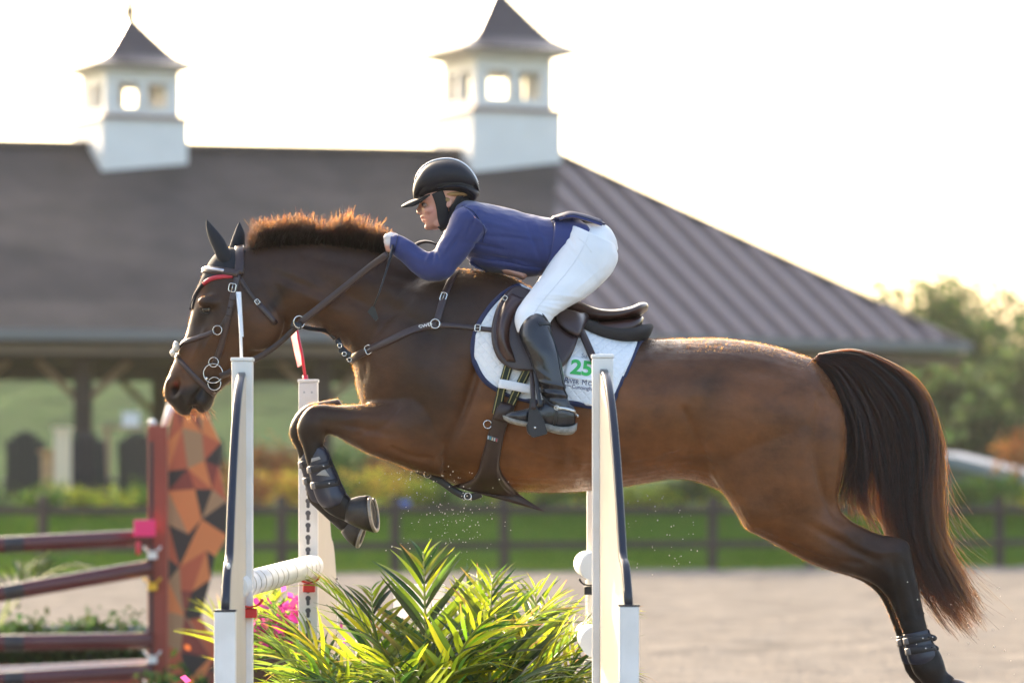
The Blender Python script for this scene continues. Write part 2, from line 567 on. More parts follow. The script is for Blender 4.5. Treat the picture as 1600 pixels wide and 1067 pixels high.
# ------------------------------------------------------------------ pavilion
TZ = 1.10   # terrace level
barn = root('pavilion', 'open sided pavilion with long dark hipped roof and two white cupolas', 'pavilion', (P(300, 0, 100).x, 100, TZ))
EZ = 4.78
E0 = P(-520, 0, 91.9); E0.z = EZ
E1 = P(850, 0, 94.8); E1.z = EZ
E2 = P(1507, 0, 100.3); E2.z = EZ
R1 = P(874, 0, 103.5); RZ = CAMZ + (HZ - 243) * 103.5 / FPX; R1.z = RZ
rdir = Vector((P(874, 0, 103.5).x - P(0, 0, 100.4).x, 3.1, 0)).normalized()
R0 = R1 - rdir * 24.5; R0.z = RZ
fn = Vector((rdir.y, -rdir.x, 0))     # front normal
E3 = E2 + Vector((.5, 6.0, 0)); E4 = R1 - fn * 9.2 + rdir * 4; E4.z = EZ; E5 = R0 - fn * 9.2; E5.z = EZ
def roof_mat(name, c1, c2, rough, shingle):
    m = new_mat(name, c1, rough, noise=(.9, 1., c2))
    if shingle:
        n = m.node_tree.nodes; l = m.node_tree.links
        tc = n.new('ShaderNodeTexCoord'); br_ = n.new('ShaderNodeTexBrick'); br_.inputs['Scale'].default_value = 3.2; br_.inputs['Mortar Size'].default_value = .03
        mp = n.new('ShaderNodeMapping'); mp.inputs['Rotation'].default_value = (R(90), 0, 0)
        l.new(tc.outputs['Object'], mp.inputs[0]); l.new(mp.outputs[0], br_.inputs[0])
        bp = n.new('ShaderNodeBump'); bp.inputs['Distance'].default_value = .03; bp.inputs['Strength'].default_value = .6
        l.new(br_.outputs['Fac'], bp.inputs['Height']); bp.invert = True; l.new(bp.outputs[0], n['Principled BSDF'].inputs['Normal'])
    return m
M_roof = roof_mat('dark_shingle_roof', (.062, .047, .042), (.034, .027, .025), .85, True)
M_metal = new_mat('dark_metal_roof', (.068, .044, .046), .45, spec=.4, noise=(2, .6, (.045, .034, .040)))
M_rib = new_mat('roof_rib_metal', (.128, .088, .090), .45, spec=.5)
def slabf(name, pts, th, mat, parent):
    pts = [Vector(p) for p in pts]
    n = (pts[1] - pts[0]).cross(pts[-1] - pts[0]).normalized()
    if n.z < 0: n = -n
    V = pts + [p - n * th for p in pts]; k = len(pts)
    Fs = [tuple(range(k)), tuple(range(2 * k - 1, k - 1, -1))] + [(i, (i + 1) % k, (i + 1) % k + k, i + k) for i in range(k)]
    bm = bmesh.new(); me = mesh_py(name, V, Fs); bm.from_mesh(me)
    return link(name, bm_mesh(name, bm), mat, parent, smooth=False)
rf = slabf('roof', [E0, E1, R1, R0], .18, M_roof, barn)
rh = slabf('hip_roof', [E1, E2, R1], .18, M_metal, barn)
slabf('hip_roof', [E2, E3, R1], .18, M_metal, barn); slabf('hip_roof', [E3, E4, R1], .18, M_metal, barn); slabf('back_roof', [E4, E5, R0, R1], .18, M_roof, barn); slabf('end_roof', [E5 - rdir * 5.5, E0 - rdir * 5.5, R0], .18, M_roof, barn); slabf('roof_corner', [E0, E0 - rdir * 5.5, R0], .18, M_roof, barn); slabf('roof_corner', [E5, E5 - rdir * 5.5, R0], .18, M_roof, barn)
# raised ribs running down the hip face
e = (E2 - E1).normalized(); nrm = (E2 - E1).cross(R1 - E1).normalized()
if nrm.z < 0: nrm = -nrm
up = nrm.cross(e).normalized(); up = up if up.z > 0 else -up
Lh = (E2 - E1).length; ap = (R1 - E1).dot(e); hgt = (R1 - E1).dot(up)
for k in range(1, 17):
    s = Lh * k / 17
    h = hgt * (s / ap if s < ap else (Lh - s) / (Lh - ap))
    h -= .12
    if h < .2: continue
    a = E1 + e * s
    w = .155
    V = []
    for q, z in ((-w, .01), (-w * .62, .085), (w * .62, .085), (w, .01)):
        V.append(a + e * q + nrm * z - up * .02)
    for q, z in ((-w, .01), (-w * .62, .085), (w * .62, .085), (w, .01)):
        V.append(a + e * q + nrm * z + up * h)
    Fs = [(0, 1, 5, 4), (1, 2, 6, 5), (2, 3, 7, 6), (3, 0, 4, 7), (0, 3, 2, 1), (4, 5, 6, 7)]
    link('rib', mesh_py('rib', V, Fs), M_rib, rh, smooth=False)
def bar(name, a, b, w, h, mat, parent, up=Vector((0, 0, 1))):
    a = Vector(a); b = Vector(b); T = (b - a).normalized(); s = T.cross(up).normalized() * w / 2; u = s.cross(T).normalized() * h / 2
    V = [a - s - u, a + s - u, a + s + u, a - s + u, b - s - u, b + s - u, b + s + u, b - s + u]
    return link(name, mesh_py(name, V, [(0, 1, 2, 3), (7, 6, 5, 4), (0, 4, 5, 1), (1, 5, 6, 2), (2, 6, 7, 3), (3, 7, 4, 0)]), mat, parent, smooth=False)
M_capm = new_mat('ridge_cap_metal', (.085, .065, .060), .6)
bar('ridge_cap', R0 + Vector((0, 0, .05)), R1 + Vector((0, 0, .05)), .3, .12, M_capm, barn)
bar('hip_cap', R1 + Vector((0, 0, .03)), E2 + Vector((0, 0, .03)), .22, .10, M_capm, barn)
M_gut = new_mat('grey_gutter', (.15, .15, .15), .5)
M_fas = new_mat('brown_fascia', (.14, .095, .055), .8, noise=(3, .7, (.10, .075, .05)))
dn = Vector((0, 0, -.16))
for a, b in ((E0, E1), (E1, E2), (E2, E3)):
    t = (b - a).normalized(); o_ = Vector((t.y, -t.x, 0)) * .12
    bar('gutter', a + o_ + dn * .35, b + o_ + dn * .35, .14, .22, M_gut, barn)
    bar('fascia', a - o_ * .6 + dn * 2.2, b - o_ * .6 + dn * 2.2, .06, .22, M_fas, barn)
M_post = new_mat('brown_timber_post', (.040, .026, .018), .8, noise=(4, .7, (.028, .019, .014)), bump=(30, .5, .006))
M_soff = new_mat('timber_ceiling', (.26, .16, .085), .8, noise=(3, .7, (.18, .11, .06)))
ins = lambda p: Vector((p.x, p.y, 0))
c0 = E0 - fn * 1.1; c1 = E1 - fn * 1.1 - rdir * .2; c2 = E2 + Vector((-1.45, .6, 0)); c3 = E5 + fn * 1.1; c4 = E4 + fn * 1.1 - rdir * 1.2
BZ = 4.42
for a, b in ((c0, c1), (c1, c2), (c2, c4), (c4, c3)):
    bar('beam', Vector((a.x, a.y, BZ)), Vector((b.x, b.y, BZ)), .30, .42, M_post, barn)
slabf('ceiling', [Vector((p.x, p.y, 4.72)) for p in (c0, c1, c2, c4, c3)], .05, M_soff, barn)
def column(pt):
    c = bar('column', (pt.x, pt.y, TZ), (pt.x, pt.y, BZ - .21), .36, .36, M_post, barn, up=Vector((0, 1, 0)))
    for s in (-1, 1):
        d = rdir * s
        bar('brace', Vector((pt.x, pt.y, BZ - 1.0)) + d * .1, Vector((pt.x, pt.y, BZ - .2)) + d * .95, .14, .14, M_soff, c, up=Vector((0, 1, 0)))
def on_line(a, b, pxx):
    # where the wall line a-b crosses the sight line through that pixel column
    k = (pxx - 800) / FPX
    t = (k * a.y - a.x) / ((b.x - a.x) - k * (b.y - a.y)); return a + (b - a) * t
for q in (-260, -60, 130, 505, 690, 850): column(on_line(c0, c1, q))
for q in (1120, 1395): column(on_line(c1, c2, q))
for q in (-150, 250, 1290): column(on_line(c3, c4, q))
slabf('terrace_floor', [Vector((p.x, p.y, TZ)) + (p - R1).normalized() * .8 * Vector((1, 1, 0)) for p in (c0, c1, c2, c4, c3)], .12, new_mat('terrace_stone', (.30, .27, .23), .85, noise=(2, .6, (.22, .2, .17))), barn)
# cupolas
M_wht = new_mat('white_painted_wood', (.78, .76, .72), .6, noise=(2, .5, (.70, .68, .64)))
M_cup = new_mat('cupola_roof_metal', (.040, .026, .026), .35, spec=.6, noise=(3, .6, (.055, .040, .042)))
M_glass = bpy.data.materials.new('cupola_glass'); M_glass.use_nodes = True
g = M_glass.node_tree; b = g.nodes['Principled BSDF']; b.inputs['Transmission Weight'].default_value = 1; b.inputs['Roughness'].default_value = .02; b.inputs['IOR'].default_value = 1.03; b.inputs['Base Color'].default_value = (.97, .98, .96, 1)
M_drip = new_mat('copper_flashing', (.22, .12, .09), .6)
cang = R(24)
def cupola(pxc, Yc, zb, w, hb, ht, roofh, flare, name='cupola'):
    c = Vector((P(pxc, 0, Yc).x, Yc, 0))
    M3 = Matrix.Rotation(cang, 3, 'Z')
    def W(x, y, z): v = M3 @ Vector((x, y, 0)); return Vector((c.x + v.x, c.y + v.y, z))
    cu = root('cupola', None, None, (c.x, c.y, zb)); cu.parent = barn; cu.location = Vector((c.x, c.y, zb)) - barn.location
    def frus(nm, z0, z1, w0, w1, mat, par=cu):
        V = [W(sx * w0, sy * w0, z0) for sx, sy in ((-1, -1), (1, -1), (1, 1), (-1, 1))] + [W(sx * w1, sy * w1, z1) for sx, sy in ((-1, -1), (1, -1), (1, 1), (-1, 1))]
        return link(nm, mesh_py(nm, V, [(3, 2, 1, 0), (4, 5, 6, 7)] + [(i, (i + 1) % 4, (i + 1) % 4 + 4, i + 4) for i in range(4)]), mat, par, smooth=False)
    h = w / 2
    frus('base', zb - 1.2, zb + hb, h, h, M_wht)
    frus('base_trim', zb + hb, zb + hb + .09, h * 1.08, h * .98, M_drip)
    z0 = zb + hb + .09; z1 = z0 + ht; q = h * .86
    # lantern: corner posts, sills, heads, mullions
    for sx in (-1, 1):
        for sy in (-1, 1):
            bar('corner_post', W(sx * (q - .15), sy * (q - .15), z0), W(sx * (q - .15), sy * (q - .15), z1), .30, .30, M_wht, cu, up=M3 @ Vector((0, 1, 0)))
    for k in range(4):
        Mk = Matrix.Rotation(math.pi / 2 * k, 3, 'Z')
        def K(x, y, z): v = Mk @ Vector((x, y, 0)); return W(v.x, v.y, z)
        n_up = M3 @ Mk @ Vector((0, 1, 0))
        bar('sill_board', K(-q + .30, -q + .09, z0 + ht * .10), K(q - .30, -q + .09, z0 + ht * .10), .16, ht * .2, M_wht, cu)
        bar('head_board', K(-q + .30, -q + .09, z1 - ht * .13), K(q - .30, -q + .09, z1 - ht * .13), .16, ht * .26, M_wht, cu)
        bar('mullion', K(0, -q + .09, z0 + ht * .2), K(0, -q + .09, z1 - ht * .26), .20, .26, M_wht, cu, up=n_up)
        for s in (-1, 1):
            x0, x1 = sorted((s * .13, s * (q - .30)))
            V = [K(x0, -q + .09, z0 + ht * .2), K(x1, -q + .09, z0 + ht * .2), K(x1, -q + .09, z1 - ht * .26), K(x0, -q + .09, z1 - ht * .26)]
            V += [v + (M3 @ Mk @ Vector((0, .012, 0))) for v in V]
            link('window_pane', mesh_py('window_pane', V, [(0, 1, 2, 3), (7, 6, 5, 4), (0, 4, 5, 1), (1, 5, 6, 2), (2, 6, 7, 3), (3, 7, 4, 0)]), M_glass, cu, smooth=False)
    # flared cornice and bell roof
    frus('cornice', z1, z1 + ht * .13, q, h * flare * .93, M_wht)
    zs = z1 + ht * .13
    prof = [(0, 1), (.025, 1), (.07, .87), (.13, .74), (.21, .615), (.32, .515), (.48, .39), (.66, .255), (.83, .13), (1.0, .012)]
    V = []; Fs = []
    for hh, ww in prof:
        ww = ww * flare
        z = zs + hh * roofh
        V += [W(sx * h * ww, sy * h * ww, z) for sx, sy in ((-1, -1), (1, -1), (1, 1), (-1, 1))]
    for j in range(len(prof) - 1):
        for i in range(4): Fs.append((j * 4 + i, j * 4 + (i + 1) % 4, j * 4 + 4 + (i + 1) % 4, j * 4 + 4 + i))
    Fs.append((3, 2, 1, 0)); m = len(prof) * 4; Fs.append((m - 4, m - 3, m - 2, m - 1))
    link('cupola_roof', mesh_py('cupola_roof', V, Fs), M_cup, cu, smooth=False)
    zt = zs + roofh
    tube('finial', [W(0, 0, zt - .1), W(0, 0, zt + .02), W(0, 0, zt + .06), W(0, 0, zt + .25), W(0, 0, zt + .36), W(0, 0, zt + .42)], .05, M_cup, cu, 8, radii=[.12, .11, .15, .09, .11, .05])
zpx = lambda y, Y: CAMZ + (HZ - y) * Y / FPX
# left one straddles the ridge nearer the camera, right one sits on the ridge end
Yl = 101.3; cupola(203, Yl, zpx(226, Yl) , 2.0, zpx(192, Yl) - zpx(226, Yl), zpx(120, Yl) - zpx(187, Yl), zpx(27, Yl) - zpx(112, Yl), 1.28)
Yr = 103.7; cupola(777, Yr, zpx(240, Yr), 2.2, zpx(181, Yr) - zpx(240, Yr), zpx(98, Yr) - zpx(175, Yr), zpx(-22, Yr) - zpx(84, Yr), 1.40)

# ------------------------------------------------------------------ foliage
def leaves(name, blobs, n, size, mat, seed, flat=.6):
    """crown: leaf faces gathered in clumps through the volume; blobs (x,y,z,rx,ry,rz)"""
    r = np.random.default_rng(seed)
    B = np.array(blobs, float); vol = B[:, 3] * B[:, 4] * B[:, 5]; vol /= vol.sum()
    V = []; nc = max(12, n // 26)
    cb = r.choice(len(B), nc, p=vol)
    d = r.normal(size=(nc, 3)); d /= np.linalg.norm(d, axis=1)[:, None]
    rad = r.uniform(.35, 1.05, nc) ** .6
    cc = B[cb, :3] + d * rad[:, None] * B[cb, 3:6]
    k = r.integers(0, nc, n)
    pos = cc[k] + r.normal(size=(n, 3)) * size * 2.1
    a = r.normal(size=(n, 3)); a /= np.linalg.norm(a, axis=1)[:, None]
    b = np.cross(a, r.normal(size=(n, 3))); b /= np.linalg.norm(b, axis=1)[:, None]
    s = size * r.uniform(.6, 1.3, n)[:, None]
    V = np.stack([pos - a * s, pos + b * s * flat * .8, pos + a * s, pos - b * s * flat * .8], 1).reshape(-1, 3)
    me = bpy.data.meshes.new(name)
    me.vertices.add(4 * n); me.vertices.foreach_set('co', V.ravel())
    me.loops.add(4 * n); me.loops.foreach_set('vertex_index', np.arange(4 * n, dtype=np.int32))
    me.polygons.add(n); me.polygons.foreach_set('loop_start', np.arange(0, 4 * n, 4, dtype=np.int32)); me.update(calc_edges=True)
    me.materials.append(mat); return me
def mkleaf(name, *a, **k):
    m = bpy.data.materials.new(name); m.use_nodes = True; return leafmat(m, *a, **k)
M_tree = mkleaf('tree_leaves', (.035, .070, .022), (.07, .115, .03), .4, var=.2)
M_tree2 = mkleaf('tree_leaves_dull', (.034, .062, .026), (.06, .095, .03), .4, var=.2)
M_bark = new_mat('bark', (.10, .075, .055), .95, noise=(8, .8, (.06, .045, .035)), bump=(20, 1., .02))
def tree(pxc, topy, Y, w, label, seed, mat, zg=1.1, n=5200):
    ztop = zpx(topy, Y); x = P(pxc, 0, Y).x; H = ztop - zg
    t = root('tree', label, 'tree', (x, Y, zg), 'trees beyond the pavilion')
    r = random.Random(seed); B = []
    for i in range(13):
        a = r.uniform(0, 6.28); q = r.uniform(.1, .62); hh = r.uniform(.22, .86)
        f = math.sin(min(1, (1.02 - hh) * 1.9) * 1.4)
        B.append((x + math.cos(a) * q * w * f, Y + math.sin(a) * q * w * f, zg + H * hh, w * r.uniform(.26, .42) * (.6 + .4 * f), w * r.uniform(.26, .42), H * r.uniform(.10, .17)))
    B.append((x, Y, zg + H * .86, w * .25, w * .25, H * .13))
    me = leaves('crown', B, n, .17, mat, seed); c = link('crown', me, None, t, smooth=False)
    tube('trunk', [(x, Y, zg - .1), (x + .1, Y, zg + H * .2), (x - .05, Y, zg + H * .5), (x, Y, zg + H * .8)], .3, M_bark, t, 10, radii=[.34, .26, .18, .05])
    for i in range(7):
        b = B[i]; tube('branch', [(x, Y, zg + H * (.2 + .05 * i)), ((x + b[0]) / 2, (Y + b[1]) / 2, (zg + H * .3 + b[2]) / 2), b[:3]], .1, M_bark, t, 6, radii=[.13, .08, .03])
for a in ((1432, 420, 150, 4.4, 'tall rounded green tree just right of the pavilion roof tip', 1, M_tree), (1515, 440, 165, 5.6, 'broad hazy green tree right of the tallest rounded one', 2, M_tree2),
          (1590, 535, 140, 3.6, 'thin sparse tree at the right edge of the photo against the glare', 3, M_tree2, 1.1, 2200), (1375, 486, 190, 3.6, 'low tree peeping over the right slope of the pavilion roof', 4, M_tree2),
          (1660, 470, 150, 4.6, 'bushy tree beyond the right edge of the trees', 5, M_tree), (1480, 590, 128, 2.6, 'short green tree in front of the broad hazy one', 6, M_tree2), (1310, 600, 170, 3.4, 'green tree low behind the horse rump under the eave', 7, M_tree), (1545, 640, 125, 2.4, 'small green tree above the pale shed roof', 8, M_tree2)):
    tree(*a)
# orange shrub and hedge at the right
def shrub(pxc, ybot, ytop, Y, w, label, mat, seed, n=900, size=.07, cat='shrub', group=None, name='shrub', zg=None):
    x = P(pxc, 0, Y).x; z0 = zpx(ybot, Y) if zg is None else zg; z1 = zpx(ytop, Y); H = max(z1 - z0, .2)
    t = root(name, label, cat, (x, Y, z0), group); r = random.Random(seed)
    B = [(x + r.uniform(-.6, .6) * w, Y + r.uniform(-.3, .3) * w, z0 + H * r.uniform(.35, .8), w * .45, w * .4, H * .25) for _ in range(6)]
    link('foliage', leaves('foliage', B, n, size, mat, seed), None, t, smooth=False)
    for k in range(4): tube('stem', [(x, Y, z0 - .05), (x + r.uniform(-.2, .2) * w, Y, z0 + H * .4), (B[k][0], B[k][1], B[k][2])], .02, M_bark, t, 5, radii=[.03, .02, .01])
    return t
M_yg = mkleaf('yellow_green_leaves', (.20, .26, .03), (.55, .60, .06), .5, var=.2)
M_gr = mkleaf('green_leaves', (.06, .14, .03), (.20, .34, .05), .45, var=.2)
M_dk = mkleaf('dark_green_leaves', (.030, .060, .022), (.06, .12, .03), .35, var=.2)
M_or = mkleaf('orange_blossom', (.42, .17, .05), (.45, .20, .06), .4, var=.2)
M_ye = mkleaf('yellow_blossom', (.70, .50, .06), (.80, .60, .10), .4, var=.2)
M_rust = mkleaf('rusty_leaves', (.20, .09, .03), (.22, .10, .03), .4, var=.2)
M_pk = mkleaf('pink_blossom', (.62, .06, .28), (.70, .10, .35), .4, var=.15)
M_rd = mkleaf('red_blossom', (.55, .05, .04), (.6, .08, .04), .4, var=.15)
shrub(1590, 760, 668, 112, .7, 'rusty autumn shrub in the haze at the right edge', M_rust, 21, 500)
hg = 'shrubs along the terrace edge'
spec = [(-20, M_dk, 'dark shrub at the left edge behind the fence'), (62, M_gr, 'green shrub below the leftmost navy chair'), (150, M_yg, 'yellow green shrub between two navy chairs'), (232, M_gr, 'green shrub left of the red jump stand'),
        (330, M_yg, 'yellow shrub behind the triangle patterned panel'), (398, M_or, 'orange flowering shrub just right of the near left standard'), (440, M_ye, 'yellow flowering shrub left of the keyhole standard'), (520, M_gr, 'green shrub behind the horse front hooves'),
        (575, M_ye, 'yellow flowering shrub right of the front hooves'), (640, M_yg, 'yellow green shrub under the horse chest'), (705, M_gr, 'green shrub left of the stud guard'), (775, M_yg, 'bright shrub under the girth'),
        (850, M_gr, 'green shrub under the tip of the stud guard'), (905, M_yg, 'lit shrub left of the white right standard'), (1005, M_yg, 'yellow green shrub right of the white right standard'), (1065, M_dk, 'dark shrub under the horse flank'),
        (1120, M_yg, 'yellow shrub in front of the horse stifle'), (1350, M_gr, 'green shrub between hind leg and tail'), (1500, M_gr, 'green hedge bush right of the tail'), (1560, M_gr, 'green bush in front of the pale shed'), (1610, M_yg, 'sunlit bush at the right edge')]
for i, (q, m, lb) in enumerate(spec):
    k = (q - 800) / FPX; Yf = FA.y + (k * 88 - FA.x) * FD.y / FD.x + 6.2
    shrub(q, 0, ((752, 744, 760, 748)[i % 4] if q > 350 else 768) - (14 if m in (M_or, M_ye) else 0), Yf, .62 + .25 * ((i * 7) % 3) / 2, lb, m, 40 + i, 800, .06, group=hg, zg=TZ - .05)
for i, (q, y, m, lb) in enumerate(((418, 700, M_or, 'tall orange shrub by the terrace behind the standards'), (455, 712, M_ye, 'tall yellow flower clump beside the keyhole standard'), (535, 690, M_gr, 'upright green bush behind the near foreleg boot'), (600, 705, M_or, 'tall orange shrub right of the front hooves'), (655, 700, M_dk, 'upright dark bush under the horse chest'))):
    shrub(q, 0, y, 91 + i * .3, .5, lb, m, 80 + i, 900, .06, group='tall shrubs on the terrace', zg=TZ)

# pale low shed at the right
M_shed = new_mat('pale_blue_grey_roof', (.17, .20, .25), .55); M_shw = new_mat('shed_wall', (.10, .12, .11), .7)
shed = root('shed', 'low shed with pale blue grey sloping roof at the right beyond the hedge', 'shed', (P(1540, 0, 118).x, 118, TZ))
a0, a1 = P(1452, 704, 117), P(1612, 742, 117); b0, b1 = a0 + Vector((1.2, 4, 0)), a1 + Vector((1.2, 4, 0))
slabf('roof', [a0, a1, b1, b0], .28, M_shed, shed)
V = [Vector((a0.x + .3, a0.y + .3, TZ)), Vector((a1.x - .2, a1.y + .3, TZ)), a1 + Vector((-.2, .3, -.3)), a0 + Vector((.3, .3, -.3))]; V += [v + Vector((1.1, 3.4, 0)) for v in V]
link('wall', mesh_py('wall', V, [(0, 1, 2, 3), (7, 6, 5, 4), (0, 4, 5, 1), (1, 5, 6, 2), (3, 7, 4, 0)]), M_shw, shed, smooth=False)

# ------------------------------------------------------------------ terrace furniture
M_nav = new_mat('navy_painted_plastic', (.012, .016, .032), .5); M_suntone = new_mat('sunlight_toned_timber', (.74, .58, .40), .7); M_woodl = new_mat('pale_timber', (.52, .34, .18), .7, noise=(6, .7, (.34, .2, .11)))  # cream and pale timber: sunlight put into the colour, terrace lies in shade
slat_me = [local_box('slat', .150, .03, h, M_nav, .012) for h in (1.16, 1.28, 1.34, 1.28, 1.16)]
def chair(pxc, Y, label, rz):
    x = P(pxc, 0, Y).x; c = root('garden_chair', label, 'chair', (x, Y, TZ), 'navy slatted chairs on the terrace'); M3 = Matrix.Rotation(rz, 3, 'Z')
    L = lambda a, b, z: Vector((x, Y, TZ)) + M3 @ Vector((a, b, z))
    for i in range(5): put('back_slat', slat_me[i], L(-.31 + .155 * i, -.02, .30), c, rz, rx=R(14) * 1)
    for s in (-1, 1):
        bar('arm', L(s * .40, -.12, .62), L(s * .40, .62, .66), .13, .035, M_nav, c)
        bar('leg', L(s * .37, .52, 0), L(s * .37, .52, .645), .09, .05, M_nav, c, up=Vector((0, 1, 0)))
        bar('leg', L(s * .35, -.32, 0), L(s * .35, .5, .40), .04, .11, M_nav, c)
    for i in range(4): bar('seat_slat', L(-.33, .05 + .13 * i, .30 + .03 * i), L(.33, .05 + .13 * i, .30 + .03 * i), .115, .03, M_nav, c)
    bar('back_rail', L(-.36, -.06, .56), L(.36, -.06, .56), .04, .1, M_nav, c)
for q, Y, rz, lb in ((40, 90.0, .1, 'leftmost navy slatted chair under the pavilion'), (138, 90.4, -.05, 'navy slatted chair between the pale timber post and the next chair'), (215, 90.8, .05, 'navy slatted chair just left of the red jump stand'), (322, 91.0, 0, 'navy slatted chair behind the triangle patterned panel')):
    chair(q, Y, lb, rz)
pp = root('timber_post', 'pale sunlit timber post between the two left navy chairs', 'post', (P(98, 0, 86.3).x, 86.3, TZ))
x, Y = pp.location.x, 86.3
bar('shaft', (x, Y, TZ), (x, Y, zpx(672, Y)), .30, .30, M_suntone, pp, up=Vector((0, 1, 0))); bar('cap', (x, Y, zpx(672, Y)), (x, Y, zpx(667, Y)), .38, .38, M_suntone, pp, up=Vector((0, 1, 0)))
def table(q0, q1, y, Y, label):
    x0, x1 = P(q0, 0, Y).x, P(q1, 0, Y).x; z = zpx(y, Y); t = root('bar_table', label, 'table', ((x0 + x1) / 2, Y, TZ))
    for i in range(4): bar('top_plank', (x0, Y + .19 * i, z), (x1, Y + .19 * i, z), .18, .06, M_woodl, t)
    for xx in (x0 + .1, x1 - .1):
        for yy in (Y + .05, Y + .5): bar('leg', (xx, yy, TZ), (xx, yy, z - .03), .10, .10, M_woodl, t, up=Vector((0, 1, 0)))
table(158, 240, 668, 92.6, 'tall pale timber table behind the navy chairs, left of the red stand')
table(60, 84, 705, 86.8, 'short pale timber table beside the leftmost navy chair')
table(395, 470, 702, 94, 'tall pale timber table seen between the two left standards')
wb = root('white_cooler', 'small white box standing on the tall timber table', 'box', (P(205, 0, 92.9).x, 92.9, zpx(667, 92.6)))
o_ = wb.location; box('body', (o_.x - .17, 92.75, o_.z), (o_.x + .17, 93.0, o_.z + .26), M_wht, wb, .02); box('lid', (o_.x - .18, 92.74, o_.z + .263), (o_.x + .18, 93.01, o_.z + .31), M_wht, wb, .01)
# people standing far off by the terrace read as blurred upright strokes: blue box on the fence
bb = box('blue_box', P(620, 800, 84.6) + Vector((0, -.12, 0)), P(641, 782, 84.6) + Vector((0, .12, 0)), new_mat('blue_plastic', (.06, .17, .55), .5), None, .02)
tag(bb, 'small bright blue box on top of the arena fence behind the palm', 'box')
# ================================================================== JUMPS
M_pvc = new_mat('white_vinyl', (.82, .80, .78), .38, spec=.5, noise=(9, .7, (.68, .655, .61)), bump=(70, .12, .002))
M_beige = new_mat('cream_wing_panel', (.60, .53, .43), .55, noise=(5, .6, (.54, .47, .37)), bump=(30, .15, .002))
M_edge = new_mat('dark_edge_trim', (.020, .020, .032), .3)
M_hole = new_mat('painted_hole_shadow', (.10, .10, .11), .9)  # dark grey plates stand for the shade inside the keyholes
M_cupred = new_mat('red_plastic', (.55, .02, .02), .35)
M_redrod = new_mat('red_flag_rod', (.60, .02, .05), .4)
M_flagw = new_mat('white_flag', (.82, .84, .88), .6)
M_flagp = mkleaf('red_flag_film', (.55, .16, .18), (.80, .35, .34), .6, var=0)
key = bmesh.new()
pts = []
for k in range(14):
    a = R(-52 + 284 * k / 13); pts.append((.0098 * math.cos(a), .0098 * math.sin(a)))
pts = [p_ for p_ in pts if not (abs(p_[0]) < .006 and p_[1] < 0)] + [(-.0058, -.0235), (0, -.0265), (.0058, -.0235)]
f = key.faces.new([key.verts.new((a, 0, b)) for a, b in pts]); r_ = bmesh.ops.extrude_face_region(key, geom=[f])
for v in r_['geom']:
    if isinstance(v, bmesh.types.BMVert): v.co.y += .004
key_me = bm_mesh('keyhole', key); key_me.materials.append(M_hole)
def standard(label, X, Y, zt, w, ox, oy, oz, ow, knuck, holes=False, wside=1):
    s = root('jump_standard', label, 'jump standard', (X, Y, 0))
    h = w / 2
    box('post', (X - h, Y - h, 0), (X + h, Y + h, zt), M_pvc, s, .004)
    box('post_cap', (X - h - .003, Y - h - .003, zt + .0005), (X + h + .003, Y + h + .003, zt + .012), M_pvc, s, .003)
    box('outer_post', (ox - ow / 2, oy - ow / 2, 0), (ox + ow / 2, oy + ow / 2, oz), M_pvc, s, .004)
    box('outer_cap', (ox - ow / 2 - .002, oy - ow / 2 - .002, oz + .0005), (ox + ow / 2 + .002, oy + ow / 2 + .002, oz + .006), M_edge, s, .001)
    # wing board: curved top sweeping from the tall post down to the outer one
    d = Vector((ox - X, oy - Y, 0)); L = d.length; d.normalize(); nn = Vector((-d.y, d.x, 0))
    a0 = .0; a1 = L
    prof = []
    for t in np.linspace(0, 1, 26):
        if t < .78: q = t / .78; z = (zt - .045) - (zt - .045 - knuck) * (q ** 2.0) - .02 * (1 - q) * 0
        else: q = (t - .78) / .22; z = knuck + .012 * math.sin(q * math.pi) - (knuck - oz + .02) * q ** 2 * .9
        prof.append((h * .3 + (L - h * .3) * t, max(z, oz - .02)))
    V = []; th = .014
    for sd_ in (-1, 1):
        for a, z in prof: V.append(Vector((X, Y, 0)) + d * a + nn * th * sd_ + Vector((0, 0, z)))
        for a, z in prof: V.append(Vector((X, Y, 0)) + d * a + nn * th * sd_ + Vector((0, 0, .12)))
    n = len(prof); Fs = []
    for i in range(n - 1):
        Fs.append((i, i + 1, n + i + 1, n + i)); Fs.append((2 * n + i, 3 * n + i, 3 * n + i + 1, 2 * n + i + 1)); Fs.append((i, 2 * n + i, 2 * n + i + 1, i + 1)); Fs.append((n + i, n + i + 1, 3 * n + i + 1, 3 * n + i))
    Fs += [(0, n, 3 * n, 2 * n), (n - 1, 3 * n - 1, 4 * n - 1, 2 * n - 1)]
    wg = link('wing_board', mesh_py('wing_board', V, Fs), M_beige, s, smooth=False)
    pos = [Vector((X, Y, 0)) + d * a + Vector((0, 0, z)) for a, z in prof]
    nor = []
    for i in range(n):
        T = (pos[min(i + 1, n - 1)] - pos[max(i - 1, 0)]).normalized(); nor.append(nn.cross(T).normalized() if nn.cross(T).z > 0 else -nn.cross(T).normalized())
    ribbon('edge_trim', pos, nor, .024, M_edge, wg, .012)
    if holes:
        z = .25
        while z < zt - .30:
            put('keyhole', key_me, (X, Y - h - .0012, z), s); z += .0442
        for zz in (zt - .035,):
            for sx in (-.014, .014):
                kb = bmesh.new(); ell(kb, Vector((X + sx, Y - h, zz)), .004, .002, .004); link('bolt', bm_mesh('bolt', kb), M_steel0, s)
    return s
M_steel0 = new_mat('bolt_steel', (.5, .5, .52), .3, metal=1.)
YN, YF = 14.4, 16.6
zt = zpx(565, YN)
p = P(379, 0, YN); q_ = P(352, 0, 13.72)
